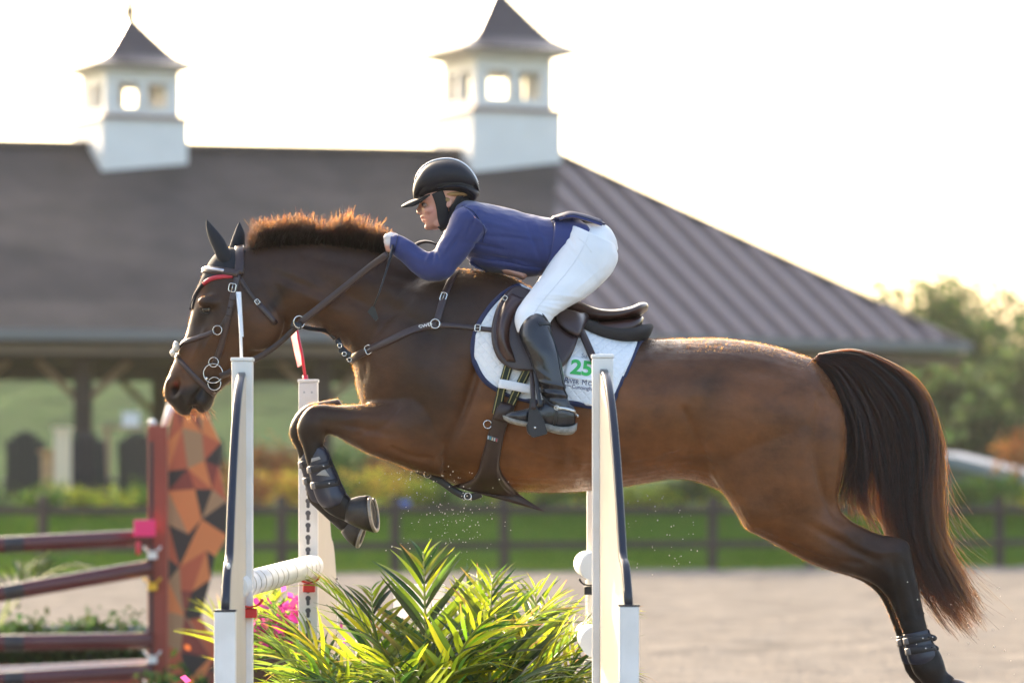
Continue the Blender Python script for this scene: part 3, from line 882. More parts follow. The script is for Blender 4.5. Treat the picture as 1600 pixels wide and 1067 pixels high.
s1 = standard('near left white standard with flag strip, in front of the horse muzzle', p.x, YN, zt, .066, q_.x, 13.72, zpx(955, 13.72), .064, zpx(880, 13.9))
p = P(941.5, 0, YN); q_ = P(982.5, 0, 13.72)
s2 = standard('near right white standard in front of the horse belly', p.x, YN, zpx(560, YN), .066, q_.x, 13.72, zpx(947, 13.72), .060, zpx(878, 13.9))
p = P(482, 0, YF); q_ = P(520, 0, 17.35)
s3 = standard('far left white standard with a row of keyholes and a red flag', p.x, YF, zpx(598, YF), .070, q_.x, 17.35, zpx(905, 17.35), .038, zpx(845, 17.2), holes=True)
p = P(931, 0, YF); q_ = P(925, 0, 17.35)
s4 = standard('far right white standard mostly hidden behind the near right one', p.x, YF, zpx(598, YF), .066, q_.x, 17.35, zpx(905, 17.35), .05, zpx(860, 17.2))
# flags
tube('flag_rod', [P(377.5, 566, YN), P(376, 520, YN), P(372, 458, YN)], .0045, M_flagw, s1, 8)
V = [P(368.5, 456, YN - .005), P(375.5, 456, YN + .03), P(379.5, 526, YN + .03), P(375.5, 526, YN - .005)]; V += [v + Vector((.002, .004, 0)) for v in V]
link('white_flag', mesh_py('white_flag', V, [(0, 1, 2, 3), (7, 6, 5, 4), (0, 4, 5, 1), (1, 5, 6, 2), (2, 6, 7, 3), (3, 7, 4, 0)]), M_flagw, s1, smooth=False)
tube('flag_rod', [P(478, 598, YF), P(473, 560, YF), P(464, 516, YF)], .0052, M_redrod, s3, 8)
tube('flag_socket', [P(478.3, 600, YF), P(476.5, 586, YF)], .010, M_redrod, s3, 8)
G_ = []; 
for j in range(7):
    for i in range(5):
        u, v = i / 4, j / 6
        G_.append(P(465 + 6.5 * v - (14 - 6 * v) * u * .8, 518 + 52 * v + 4 * u, YF + .02 * math.sin(v * 5 + u * 2)))
link('red_flag', mesh_py('red_flag', G_, [(j * 5 + i, j * 5 + i + 1, j * 5 + i + 6, j * 5 + i + 5) for j in range(6) for i in range(4)]), M_flagp, s3)

# poles
def pole(label, a, b, r, mat, bands=(), bmat=None, name='jump_pole', group=None):
    a, b = Vector(a), Vector(b); o = root(name, label, 'pole', tuple(a), group)
    n = 24
    tube('shaft', [a, a.lerp(b, .33), a.lerp(b, .66), b], r, mat, o, n)
    for t0, t1, rr in bands:
        bd = tube('band', [a.lerp(b, t0), a.lerp(b, (t0 + t1) / 2), a.lerp(b, t1)], r + rr, bmat, o, n)
        bm = bmesh.new(); bm.from_mesh(bd.data); bmesh.ops.delete(bm, geom=[f for f in bm.faces if len(f.verts) > 4], context='FACES_ONLY'); bm.to_mesh(bd.data); bm.free()
    return o
M_rope = new_mat('brown_ring', (.20, .15, .09), .7)
M_polw = new_mat('white_pole_paint', (.80, .79, .76), .4, noise=(12, .5, (.68, .66, .60)))
pole('white pole with thin brown rings between the two left standards', P(366, 917, 14.25), P(488, 884, 16.58), .0415, M_polw,
     [(t, t + .0045, .0012) for t in (.10, .16, .22, .30, .37, .44, .50, .62, .76, .83, .89, .94)], M_rope)
pole('upper white pole reaching back behind the near right standard', P(930, 886, 14.5), P(916, 880, 16.55), .046, M_polw)
pole('lower white pole reaching back behind the near right standard', P(930, 1004, 14.5), P(918, 990, 16.55), .046, M_polw)
def cup(px_, py_, Y, sc, mat, par, name='pole_cup'):
    c = P(px_, py_, Y); V = []; m = 12
    bm = bmesh.new()
    for j, (y, r) in enumerate(((-.03, .038), (.03, .038), (.03, .031), (-.03, .031))):
        for k in range(m + 1):
            a = math.pi + math.pi * k / m
            V.append(bm.verts.new(c + Vector((r * math.cos(a) * sc * 1.1, y * sc, r * math.sin(a) * sc * .75))))
    for j in range(4):
        j2 = (j + 1) % 4
        for k in range(m): bm.faces.new((V[j * (m + 1) + k], V[j * (m + 1) + k + 1], V[j2 * (m + 1) + k + 1], V[j2 * (m + 1) + k]))
    for k in (0, m): bm.faces.new([V[j * (m + 1) + k] for j in range(4)])
    ob_ = link(name, bm_mesh(name, bm), mat, par)
    box('cup_block', c + Vector((-.022 * sc, -.02 * sc, -.060 * sc)), c + Vector((.022 * sc, .03 * sc, -.03 * sc)), mat, ob_, .004)
    return ob_
cup(483, 899, 16.5, 1.0, M_cupred, s3)
cup(391, 935, 14.35, 1.0, M_cupred, s1)
cup(922, 903, 16.4, 1.0, M_edge, s4); cup(922, 1020, 16.4, 1.0, M_pvc, s4)
kb = bmesh.new(); ell(kb, P(357, 884, 13.78), .006, .006, .010); link('wing_bolt', bm_mesh('wing_bolt', kb), M_pvc, s1)

# ---- red jump at the left
YR = 28.
M_redp = new_mat('red_brown_paint', (.26, .042, .022), .55, noise=(4, .5, (.20, .034, .02)), bump=(40, .3, .002))
M_mar = new_mat('maroon_pole_paint', (.095, .020, .022), .26, noise=(3, .4, (.075, .017, .018)))
M_blk = new_mat('black_pole_band', (.022, .018, .022), .4)
rs = root('jump_standard', 'red brown standard with a wing panel of orange and brown triangles', 'jump standard', (P(247, 0, YR).x, YR, 0))
x0, x1 = P(232, 0, YR).x, P(262, 0, YR).x
box('post', (x0, YR - .06, 0), (x1, YR + .06, zpx(665, YR)), M_redp, rs, .006)
box('hole_strip', (x0 + .012, YR - .067, .1), (x0 + .034, YR - .0605, zpx(690, YR)), M_blk, rs, .002)
kb = bmesh.new(); ell(kb, P(238, 660, YR), .026, .026, .022); link('white_cap', bm_mesh('white_cap', kb), M_wht, rs)
tube('flag_stick', [P(256, 668, YR + .05), P(268, 632, YR + .05)], .022, M_wht, rs, 8)
pal = [new_mat('panel_orange', (.56, .17, .05), .6), new_mat('panel_red_brown', (.20, .035, .022), .6), new_mat('panel_tan', (.32, .175, .085), .6), new_mat('panel_dark_brown', (.030, .020, .016), .6), new_mat('panel_rust', (.40, .085, .035), .6)]
edge = [(600, 322), (640, 318), (660, 336), (690, 347), (720, 343), (745, 338), (768, 350), (795, 362), (815, 361), (840, 345), (870, 336), (905, 334), (940, 320), (962, 312), (985, 328), (1010, 345), (1075, 348), (1150, 350), (1330, 352)]
rr = random.Random(12)
rows = [(636 + i * 47.) for i in range(15)]
ptsG = []
for j, y in enumerate(rows):
    xr = np.interp(y, [e_[0] for e_ in edge], [e_[1] for e_ in edge]); xl = 263 if j else 272
    ptsG.append([(xl + (xr - xl) * u + (rr.uniform(-11, 11) if 0 < i < 3 else 0), y + (rr.uniform(-15, 15) if 0 < j < 14 else 0)) for i, u in enumerate((0, .36, .68, 1))])
for j in range(14):
    for i in range(3):
        a, b, c, d_ = ptsG[j][i], ptsG[j][i + 1], ptsG[j + 1][i + 1], ptsG[j + 1][i]
        for t in (((a, b, c), (a, c, d_)) if rr.random() < .5 else ((a, b, d_), (b, c, d_))):
            off = rr.uniform(0, .003)
            V = [P(x, y, YR - .012 - off) for x, y in t]; V += [Vector((v.x, YR + .012, v.z)) for v in V]
            link('painted_triangle', mesh_py('painted_triangle', V, [(0, 1, 2), (5, 4, 3), (0, 3, 4, 1), (1, 4, 5, 2), (2, 5, 3, 0)]), rr.choice(pal), rs, smooth=False)
pg = 'maroon poles of the left jump'
for k, (ya, yb, lb) in enumerate(((851, 839, 'topmost maroon pole with a black band at the far left'), (927, 886, 'second maroon pole, tilted up towards the red stand'), (1004, 1000, 'third maroon pole, level above the dark hedge'), (1062, 1048, 'lowest maroon pole by the white plank'))):
    sl = (yb - ya) / 238.
    A_ = P(238, yb, YR - .09); xe = -640; B_ = P(xe, yb + (xe - 238) * sl, YR - .09)
    L = (238 - xe)
    bands = [((238 - x2) / L, (238 - x1_) / L, .0008) for x1_, x2 in ((8, 38), (-200, -170), (-420, -390))]
    pole(lb, A_, B_, .050, M_mar, bands, M_blk, group=pg)
M_pinkp = new_mat('pink_plastic', (.75, .02, .14), .45); M_yelp = new_mat('yellow_plastic', (.72, .42, .02), .45)
def cupo(px_, py_, m, sc=1.3):
    cup(px_, py_, YR - .09, sc, m, rs)
cupo(238, 853, M_wht); cupo(238, 902, M_yelp); cupo(238, 1016, M_wht); cupo(238, 1062, M_wht)
box('pink_plate', P(209, 838, YR - .17), P(243, 812, YR - .15), M_pinkp, rs, .004)
tube('red_pin', [P(216, 866, YR - .16), P(216, 845, YR - .16)], .014, M_redrod, rs, 8)
# hedge box and white plank under the poles
hb_ = root('hedge_filler', 'low dark green hedge filler under the maroon poles', 'hedge', (P(90, 0, 29).x, 29, 0))
B = [(P(-60 + 30 * i, 0, 29.2).x, 29.2, zpx(1012, 29.2) + .03 * math.sin(i * 2.1), .12, .12, .13) for i in range(10)]
link('foliage', leaves('foliage', B, 5200, .028, M_dk, 5), None, hb_, smooth=False)
box('planter', (P(-80, 0, 29.2).x, 29.08, 0), (P(236, 0, 29.2).x, 29.34, zpx(1036, 29.2)), M_redp, hb_, .01)
box('blue_board', (P(-80, 0, 29.6).x, 29.5, 0.), (P(232, 0, 29.6).x, 29.53, zpx(977, 29.6)), new_mat('blue_grey_board', (.10, .14, .25), .6), hb_, .004)
wp = bar('white_plank', P(-240, 1062, 28.6), P(236, 1040, 28.6), .05, .085, M_wht, None); tag(wp, 'white plank lying under the lowest maroon pole', 'plank')
# ================================================================== HORSE
YH = 15.6
horse = root('horse', 'dark bay horse stretched out in mid jump with knees tucked', 'horse', (P(950, 720, YH).x, YH, .45))

def coat_material():
    m = bpy.data.materials.new('horse_coat'); m.use_nodes = True
    n = m.node_tree.nodes; l = m.node_tree.links; b = n['Principled BSDF']
    at = n.new('ShaderNodeVertexColor'); at.layer_name = 'coat'
    tc = n.new('ShaderNodeTexCoord')
    mp = n.new('ShaderNodeMapping'); mp.inputs['Scale'].default_value = (1, 1, 1.6)
    t1 = n.new('ShaderNodeTexNoise'); t1.inputs['Scale'].default_value = 7; t1.inputs['Detail'].default_value = 8; t1.inputs['Roughness'].default_value = .65
    r1 = n.new('ShaderNodeMapRange'); r1.inputs[1].default_value = .3; r1.inputs[2].default_value = .7; r1.inputs[3].default_value = .62; r1.inputs[4].default_value = 1.32
    mx = n.new('ShaderNodeMix'); mx.data_type = 'RGBA'; mx.blend_type = 'MULTIPLY'; mx.inputs[0].default_value = 1
    l.new(tc.outputs['Object'], mp.inputs[0]); l.new(mp.outputs[0], t1.inputs['Vector']); l.new(t1.outputs['Fac'], r1.inputs[0])
    cc = n.new('ShaderNodeCombineColor')
    for k in range(3): l.new(r1.outputs[0], cc.inputs[k])
    l.new(at.outputs['Color'], mx.inputs[6]); l.new(cc.outputs[0], mx.inputs[7]); l.new(mx.outputs[2], b.inputs['Base Color'])
    # hair lie: fine streaks
    mp2 = n.new('ShaderNodeMapping'); mp2.inputs['Scale'].default_value = (90, 260, 260)
    t2 = n.new('ShaderNodeTexNoise'); t2.inputs['Scale'].default_value = 1.6; t2.inputs['Detail'].default_value = 3
    bp = n.new('ShaderNodeBump'); bp.inputs['Strength'].default_value = .35; bp.inputs['Distance'].default_value = .0015
    l.new(tc.outputs['Object'], mp2.inputs[0]); l.new(mp2.outputs[0], t2.inputs['Vector']); l.new(t2.outputs['Fac'], bp.inputs['Height'])
    t3 = n.new('ShaderNodeTexNoise'); t3.inputs['Scale'].default_value = 24; t3.inputs['Detail'].default_value = 4
    bp2 = n.new('ShaderNodeBump'); bp2.inputs['Strength'].default_value = .25; bp2.inputs['Distance'].default_value = .012
    l.new(tc.outputs['Object'], t3.inputs['Vector']); l.new(t3.outputs['Fac'], bp2.inputs['Height']); l.new(bp.outputs[0], bp2.inputs['Normal'])
    l.new(bp2.outputs[0], b.inputs['Normal'])
    b.inputs['Roughness'].default_value = .46
    b.inputs['Specular IOR Level'].default_value = .30
    rr_ = n.new('ShaderNodeMapRange'); rr_.inputs[1].default_value = .3; rr_.inputs[2].default_value = .7; rr_.inputs[3].default_value = .34; rr_.inputs[4].default_value = .62
    l.new(t3.outputs['Fac'], rr_.inputs[0]); l.new(rr_.outputs[0], b.inputs['Roughness'])
    b.inputs['Sheen Weight'].default_value = .04; b.inputs['Sheen Roughness'].default_value = .35
    b.inputs['Sheen Tint'].default_value = (1, .75, .55, 1)
    return m
def hairmat(name, mel, red, ro):
    m = bpy.data.materials.new(name); m.use_nodes = True
    n_ = m.node_tree.nodes; n_.clear(); hb = n_.new('ShaderNodeBsdfHairPrincipled'); oo = n_.new('ShaderNodeOutputMaterial')
    hb.parametrization = 'MELANIN'
    hb.inputs['Melanin'].default_value = mel; hb.inputs['Melanin Redness'].default_value = red
    hb.inputs['Roughness'].default_value = ro; hb.inputs['Radial Roughness'].default_value = .45
    hb.inputs['Random Color'].default_value = .35
    m.node_tree.links.new(hb.outputs[0], oo.inputs[0])
    return m
M_coat = coat_material()

bm = bmesh.new()
# trunk
loft(bm, [(562, 545, 562, 622, .07), (572, 505, 574, 655, .12), (592, 470, 596, 688, .165), (622, 440, 625, 712, .20), (660, 425, 662, 735, .23), (705, 420, 705, 755, .25),
          (755, 424, 755, 766, .265), (800, 434, 805, 768, .28), (845, 460, 850, 769, .295), (890, 488, 895, 768.5, .31), (945, 514, 945, 764, .32), (1005, 529, 1005, 755, .32),
          (1060, 530, 1050, 748, .31), (1110, 529, 1090, 752, .295), (1155, 532, 1135, 770, .285), (1200, 540, 1185, 790, .28), (1240, 551, 1235, 800, .265), (1275, 566, 1275, 795, .235),
          (1302, 602, 1300, 775, .19), (1318, 645, 1316, 740, .12), (1322, 672, 1321, 705, .06)], YH, n=44, m=90, ex=2.15)
# neck
loft(bm, [(790, 436, 640, 735, .20), (735, 424, 588, 690, .19), (685, 412, 562, 622, .165), (640, 402, 553, 578, .135), (600, 394, 543, 546, .115), (560, 385, 528, 533, .105), (520, 379, 508, 520, .098),
          (480, 377, 488, 508, .092), (445, 379, 470, 505, .088), (415, 381, 452, 510, .086), (392, 385, 440, 505, .08)], YH, n=36, m=60, ex=2.0, flat=.25)
# head
loft(bm, [(396, 384, 440, 470, .06), (372, 387, 452, 500, .078), (345, 393, 455, 518, .094), (326, 415, 446, 530, .1), (311, 445, 430, 541, .1), (303, 470, 412, 553, .098), (297, 497, 392, 570, .086),
          (290.5, 522, 374, 586, .075), (282, 542, 358, 598, .064), (272, 564, 345, 609, .058), (263, 586, 338, 616, .058), (256, 604, 333, 628, .06), (257, 620, 329, 637, .053), (264, 630, 324, 633, .044), (276, 634, 314, 634, .025)],
     YH, n=36, m=70, ex=2.1)
# lips
loft(bm, [(268, 618, 300, 616, .04), (266, 629, 300, 628, .050), (271, 638, 299, 637, .046), (278, 645, 298, 644, .034), (285, 649, 295, 648.5, .016)], YH, n=16, m=12)
loft(bm, [(306, 618, 333, 610, .034), (304.5, 630, 334, 624, .038), (305.5, 638, 331.5, 633, .035), (309, 643, 328, 639, .027), (314, 645.5, 322, 644, .014)], YH, n=16, m=12)
for s in (-1, 1):
    y = .13 * s
    # brow, cheek
    ell(bm, P(326, 472, YH + .088 * s), .040, .022, .022)
    ell(bm, P(405, 505, YH + .066 * s), .085, .034, .095)
    # shoulder, elbow and forearm
    loft(bm, [(700, 560, 690, 745, .07, y), (655, 590, 655, 738, .1, y), (620, 617, 622, 726, .1, y), (590, 628, 598, 717, .088, y), (565, 631.5, 575, 708, .074, y), (542, 633, 553, 697, .062, y),
              (520, 633, 531, 684, .052, y), (503, 631.5, 513, 677, .046, y), (488, 633, 505, 676, .043, y)], YH, n=24, m=50)
fl = -.15
def foreleg(dx, dy, y):
    f = lambda a: [(p[0] + dx, p[1] + dy, p[2] + dx, p[3] + dy, p[4], y) for p in a]
    loft(bm, f([(505, 631.5, 514, 678, .044), (484, 635, 509, 681, .046), (470, 650, 508, 684, .044), (464, 668, 507, 688, .041), (467, 684, 506, 693, .036), (472, 697, 507, 700, .033), (476, 712, 510, 708, .030),
                (481, 731, 517, 722, .027), (485, 750, 525, 739, .026), (490, 768, 533, 755, .028), (498, 785, 542, 770, .034), (508, 798, 548, 778, .033), (524, 808, 551, 780, .028), (538, 814, 553, 780, .030), (550, 819, 556, 779, .036)]), YH, n=20, m=60)
foreleg(0, 0, -.13)
loft(bm, [(530, 622, 545, 668, .044, .13), (495, 628, 520, 676, .044, .13), (477, 633, 505, 676, .046, .13), (462, 647, 500, 682, .044, .13), (452, 668, 497, 686, .041, .13), (454, 685, 494, 694, .036, .13), (462, 699, 496, 703, .032, .13),
          (467, 716, 500, 712, .028, .13), (473, 740, 508, 732, .026, .13), (477, 762, 517, 753, .028, .13), (482, 782, 526, 770, .033, .13), (494, 795, 534, 778, .032, .13), (510, 810, 540, 790, .027, .13), (526, 824, 549, 806, .029, .13), (534, 831, 555, 813, .034, .13)], YH, n=20, m=60)
def hindleg(dx, dy, y, yt):
    f = lambda a: [(p[0] + dx * p[5], p[1] + dy, p[2] + dx * p[5], p[3] + dy, p[4], yt * (1 - p[5]) + y * p[5]) for p in a]
    loft(bm, f([(1130, 600, 1296, 612, .03, 0), (1100, 650, 1318, 645, .10, 0), (1097, 690, 1322, 680, .125, 0), (1112, 745, 1321, 712, .13, 0), (1136, 778, 1315, 748, .125, 0), (1156, 810, 1309, 775, .11, .0), (1166, 826, 1313, 796, .098, .1), (1198, 842, 1328, 812, .085, .2),
                (1245, 867, 1350, 824, .07, .4), (1290, 887, 1374, 834, .058, .6), (1335, 900, 1402, 839, .05, .8), (1364, 912, 1420, 848, .045, 1), (1384, 930, 1425, 872, .040, 1), (1396, 952, 1432, 903, .034, 1),
                (1404, 972, 1441, 945, .031, 1), (1412, 995, 1450, 985, .030, 1), (1417, 1016, 1459, 1004, .030, 1), (1421, 1035, 1470, 1020, .034, 1), (1428, 1052, 1477, 1040, .037, 1), (1440, 1066, 1480, 1050, .032, 1),
                (1452, 1080, 1487, 1054, .029, 1), (1464, 1094, 1494, 1062, .034, 1)]), YH, n=26, m=100)
hindleg(0, 0, -.15, -.15)
hindleg(-11, 0, .13, .15)
body = remesh(bm, .0075, 7, .5)
A = getco(body)
px = topx(A); N = getno(body)
side = np.abs(N[:, 1])
X, Yp = px[:, 0], px[:, 1]
near = A[:, 1] < YH + .0
D = np.zeros(len(A))
G = lambda cx, cy, rx, ry, a=0.: gauss(px, cx, cy, rx, ry, a)
# muscle relief (metres along the normal, on the flanks only)
D += .016 * G(665, 600, 34, 85, -25) - .012 * G(735, 600, 14, 95, 18) + .012 * G(700, 690, 40, 35) - .010 * G(640, 500, 60, 12, 35)
D += .010 * G(600, 450, 70, 18, 20) - .008 * G(560, 470, 70, 10, 30) - .009 * G(470, 445, 45, 7, 25) + .008 * G(500, 470, 50, 12, 35)
D += -.018 * G(1105, 650, 26, 80, 12) - .012 * G(1085, 725, 40, 16, 15) + .014 * G(1180, 800, 30, 22, 30) + .012 * G(1230, 640, 55, 60) - .008 * G(1275, 720, 14, 80, -10)
D += .008 * G(1130, 560, 30, 20) - .008 * G(1180, 580, 40, 14, 10) + .010 * G(830, 740, 70, 18)
D += -.010 * G(1320, 850, 60, 7, 28) + .006 * G(1300, 870, 50, 8, 28) + .007 * G(1385, 890, 12, 20, -30)
D += -.007 * G(560, 668, 50, 5, 12) + .005 * G(570, 650, 50, 8, 8) + .004 * G(486, 662, 12, 12)
# face: crest, eye socket, nostril, mouth, jaw
D += .006 * G(330, 528, 30, 5, 118) - .008 * G(316, 505, 12, 20, 20) - .006 * G(352, 545, 14, 30, 35) + .006 * G(400, 500, 38, 36) - .010 * G(440, 470, 10, 36, -20)
D += -.012 * G(324, 484, 8, 5, 10) - .005 * G(322, 460, 10, 8)
D += -.030 * G(272, 606, 6, 11, 25) + .009 * G(264, 598, 8, 8) + .007 * G(284, 616, 8, 8)
D += -.020 * G(301, 634, 2.6, 13, 5) - .012 * G(309, 616, 12, 2.2, -60) + .008 * G(290, 632, 9, 9) + .008 * G(316, 630, 9, 9)
D += -.005 * G(345, 560, 4, 30, 30)
def vein(pts, wd, amp):
    Q = crom(pts, 40); d2 = np.full(len(A), 1e9)
    for q in Q: d2 = np.minimum(d2, (X - q[0]) ** 2 + (Yp - q[1]) ** 2)
    return amp * np.exp(-d2 / wd ** 2)
D += vein([(352, 545), (338, 556), (326, 572), (312, 588)], 2.6, .003) + vein([(346, 560), (334, 574), (326, 592)], 2.4, .0025) + vein([(318, 515), (312, 535), (300, 560)], 3, .003)
D += vein([(748, 540), (738, 600), (716, 660), (690, 712)], 6, -.009) + vein([(612, 700), (640, 712), (672, 716)], 4, -.005) + vein([(620, 640), (600, 664), (560, 680)], 4, -.004) + vein([(560, 655), (530, 660), (505, 655)], 3.5, .004)
D += vein([(1070, 640), (1092, 690), (1108, 740), (1122, 765)], 6, -.008) + vein([(1050, 700), (1080, 722), (1112, 742)], 5, .005) + vein([(1282, 620), (1276, 690), (1286, 760), (1312, 812)], 7, -.007)
D += vein([(1180, 830), (1230, 850), (1290, 872), (1345, 880)], 5, -.005) + vein([(1330, 850), (1365, 862), (1400, 862)], 5, .004) + vein([(900, 700), (960, 716), (1020, 712), (1060, 700)], 3, .0028) + vein([(800, 690), (850, 712), (930, 722)], 3, .0025)
D += vein([(1395, 880), (1402, 920), (1414, 970)], 3.5, -.004) + vein([(1412, 880), (1424, 920), (1434, 960)], 3.5, -.003)
D += vein([(640, 470), (600, 500), (575, 540), (565, 590)], 8, -.006) + vein([(480, 400), (540, 415), (600, 425), (650, 440)], 8, -.004)
for k_ in range(9):
    x_ = 800 + 28 * k_
    D += vein([(x_ + 12, 620), (x_ + 2, 670), (x_ - 2, 725)], 7, .0022)
D *= 1.35 * sstep(side, .25, .8)
A = A + N * D[:, None]
setco(body, A)
smooth(body, 2, .4)
A = getco(body); px = topx(A); X, Yp = px[:, 0], px[:, 1]
# coat colours: brown barrel and quarters, black points, dark neck and topline
brown = np.array([.150, .055, .0175]); dark = np.array([.024, .0128, .0075]); black = np.array([.0085, .0055, .004]); tan = np.array([.26, .100, .032])
C = np.tile(brown, (len(A), 1))
def mix(c, f):
    global C
    f = np.clip(f, 0, 1)[:, None]; C = C * (1 - f) + c * f
nz = np.array([mnoise.noise(Vector(p) * 3.1) + .5 * mnoise.noise(Vector(p) * 7.) for p in A])
mix(dark, .88 * (1 - sstep(X + 30 * nz, 600, 830)))
mix(dark, .75 * (1 - sstep(Yp - (520 + .03 * (X - 900)) + 12 * nz, 0, 95)) * sstep(X, 560, 700))
mix(dark, .55 * G(640, 590, 75, 60, 10)); mix(dark, .5 * G(700, 470, 120, 60))
mix(brown, .55 * G(590, 690, 90, 30, 10) + .4 * G(360, 560, 40, 30, 50) + .3 * G(590, 590, 40, 80) + .35 * G(420, 500, 40, 40) + .3 * G(520, 470, 70, 40, 20))
mix(tan, .42 * G(1085, 690, 42, 55, 15) + .35 * G(1095, 745, 40, 16, 20) + .22 * G(1160, 790, 40, 20, 40) + .18 * G(850, 745, 140, 25) + .2 * G(780, 640, 30, 60))
mix(tan * .8, .5 * G(290, 565, 22, 26, 35) + .25 * G(285, 600, 20, 10))
mix(dark, .45 * G(1110, 620, 24, 60, 15)); mix(dark, .3 * G(1085, 600, 60, 25))
mix(dark, .85 * sstep((X - 1240) * .75 + (Yp - 800) * .65 + 15 * nz, 40, 130))
mix(black, .85 * sstep((X - 1330) * .7 + (Yp - 850) * .7 + 10 * nz, 30, 90))
mix(dark, .6 * (1 - sstep(X, 500, 620)) * sstep(Yp, 625, 640))
mix(black, .85 * (1 - sstep(X - (Yp - 700) * .3 + 8 * nz, 495, 535)) * sstep(Yp, 640, 690)); mix(black, .9 * sstep(Yp, 690, 712) * (1 - sstep(X, 560, 575)))
mix(black, .92 * sstep(Yp + .45 * (X - 290) + 4 * nz, 600, 618) * (1 - sstep(X, 335, 345)) * sstep(Yp, 570, 590))
mix(black, .7 * G(318, 490, 14, 24, 15)); mix(dark, .5 * (1 - sstep(X - (Yp - 480) * -.5, 300, 330)) * (Yp < 560))
mix(black, .9 * np.exp(-((X - 302 - .25 * np.maximum(0, 628 - Yp) ) / 1.8) ** 2) * sstep(Yp, 606, 616)); mix(black, .75 * G(430, 470, 30, 8, -55)); mix(np.array([.20, .03, .025]), .8 * G(275, 600, 4.5, 4.5))  # mouth line and nostril opening: shade of the recess painted into the colour
mix(black, .9 * G(272, 608, 5, 6)); mix(tan, .35 * G(315, 462, 5, 18, 20))
set_col(body, 'coat', C)
ob = link('body', body, M_coat, horse)
HB = bvh_of(body)

# short coat hair that catches the low sun along the edges
def fuzz(n):
    A_ = getco(body); N_ = getno(body); r = np.random.default_rng(5)
    P_ = topx(A_); w = (np.abs(N_[:, 1]) < .55) & ~((P_[:, 1] > 700) & ((P_[:, 0] < 560) | (P_[:, 1] > 985)))
    idx = r.choice(np.nonzero(w)[0], n); p = A_[idx] + r.normal(0, .0022, (n, 3)); no = N_[idx]
    lie = np.array([.75, 0, -.45]); d = no * .55 + lie * r.uniform(.3, .9, (n, 1)) + r.normal(0, .18, (n, 3)); d /= np.linalg.norm(d, axis=1)[:, None]
    L = r.uniform(.0025, .0075, (n, 1))
    return [np.stack([a, a + b * l_ * .5, a + b * l_ + c * l_ * -.1]) for a, b, l_, c in zip(p, d, L, no)]
M_fuzz = hairmat('coat_hair', .72, .8, .35)
hair('coat_hair', fuzz(38000), .00032, M_fuzz, horse, .3)

# ---- hooves
M_hoof = new_mat('hoof_horn', (.011, .008, .006), .42, noise=(26, .9, (.036, .027, .020)), bump=(60, .5, .003))
M_shoe = new_mat('shoe_steel', (.32, .29, .25), .45, metal=.6, noise=(80, .7, (.25, .2, .15)))
M_sole = new_mat('hoof_sole', (.13, .105, .08), .9, bump=(50, 1., .006))
def hoof(c0, c1, r0, r1, nrm, lab=None, shoe=True):
    """truncated cone from coronet c0 to ground face c1 whose normal is nrm"""
    bm = bmesh.new(); n = 32; nrm = Vector(nrm).normalized()
    ax = (c1 - c0).normalized()
    rings = []
    u1 = Vector((0, 0, 1)); u1 = (u1 - nrm * u1.dot(nrm)).normalized(); v1 = nrm.cross(u1)
    u0 = (u1 - ax * u1.dot(ax)).normalized(); v0 = ax.cross(u0)
    for j in range(7):
        t = j / 6; c = c0.lerp(c1, t); r = r0 * (1 - t) + r1 * t + .003 * math.sin(math.pi * min(1, t * 1.15)) - (.002 if j == 6 else 0)
        u = u0.lerp(u1, t).normalized(); v = v0.lerp(v1, t).normalized()
        rings.append([bm.verts.new(c + u * r * math.cos(2 * math.pi * k / n) * 1.06 + v * r * .95 * math.sin(2 * math.pi * k / n)) for k in range(n)])
    for a, b in zip(rings, rings[1:]):
        for k in range(n): bm.faces.new((a[k], a[(k + 1) % n], b[(k + 1) % n], b[k]))
    bm.faces.new(rings[0][::-1]); bm.faces.new(rings[-1])
    h = link('hoof', bm_mesh('hoof', bm), M_hoof, horse)
    if shoe:
        pts = [c1 + nrm * .004 + u1 * (r1 - .008) * math.cos(a) * 1.06 + v1 * (r1 - .008) * .95 * math.sin(a) for a in np.linspace(R(28), R(332), 30)]
        sh = ribbon('horseshoe', pts, [nrm] * 30, .013, M_shoe, None, .007)
        sh.parent = h; sh.location = (0, 0, 0)
        bm = bmesh.new(); ring_ = [bm.verts.new(c1 + nrm * .0015 + u1 * (r1 - .014) * math.cos(2 * math.pi * k / n) + v1 * (r1 - .014) * .9 * math.sin(2 * math.pi * k / n)) for k in range(n)]
        ctr = bm.verts.new(c1 - nrm * .004)
        for k in range(n): bm.faces.new((ring_[k], ring_[(k + 1) % n], ctr))
        so = link('sole', bm_mesh('sole', bm), M_sole); so.parent = h; so.location = (0, 0, 0)
    return h
hoof(P(541, 797, YH - .13), P(581, 803, YH - .13), .035, .062, (1, -.24, .15))
hoof(P(541, 820, YH + .13), P(562, 836, YH + .13), .029, .044, (1, -.15, -.35))
hoof(P(1474, 1076, YH - .15), P(1494, 1092, YH - .15), .044, .064, (.8, -.1, -.55), shoe=False)
hoof(P(1463, 1078, YH + .13), P(1483, 1092, YH + .13), .040, .062, (.8, -.1, -.55), shoe=False)

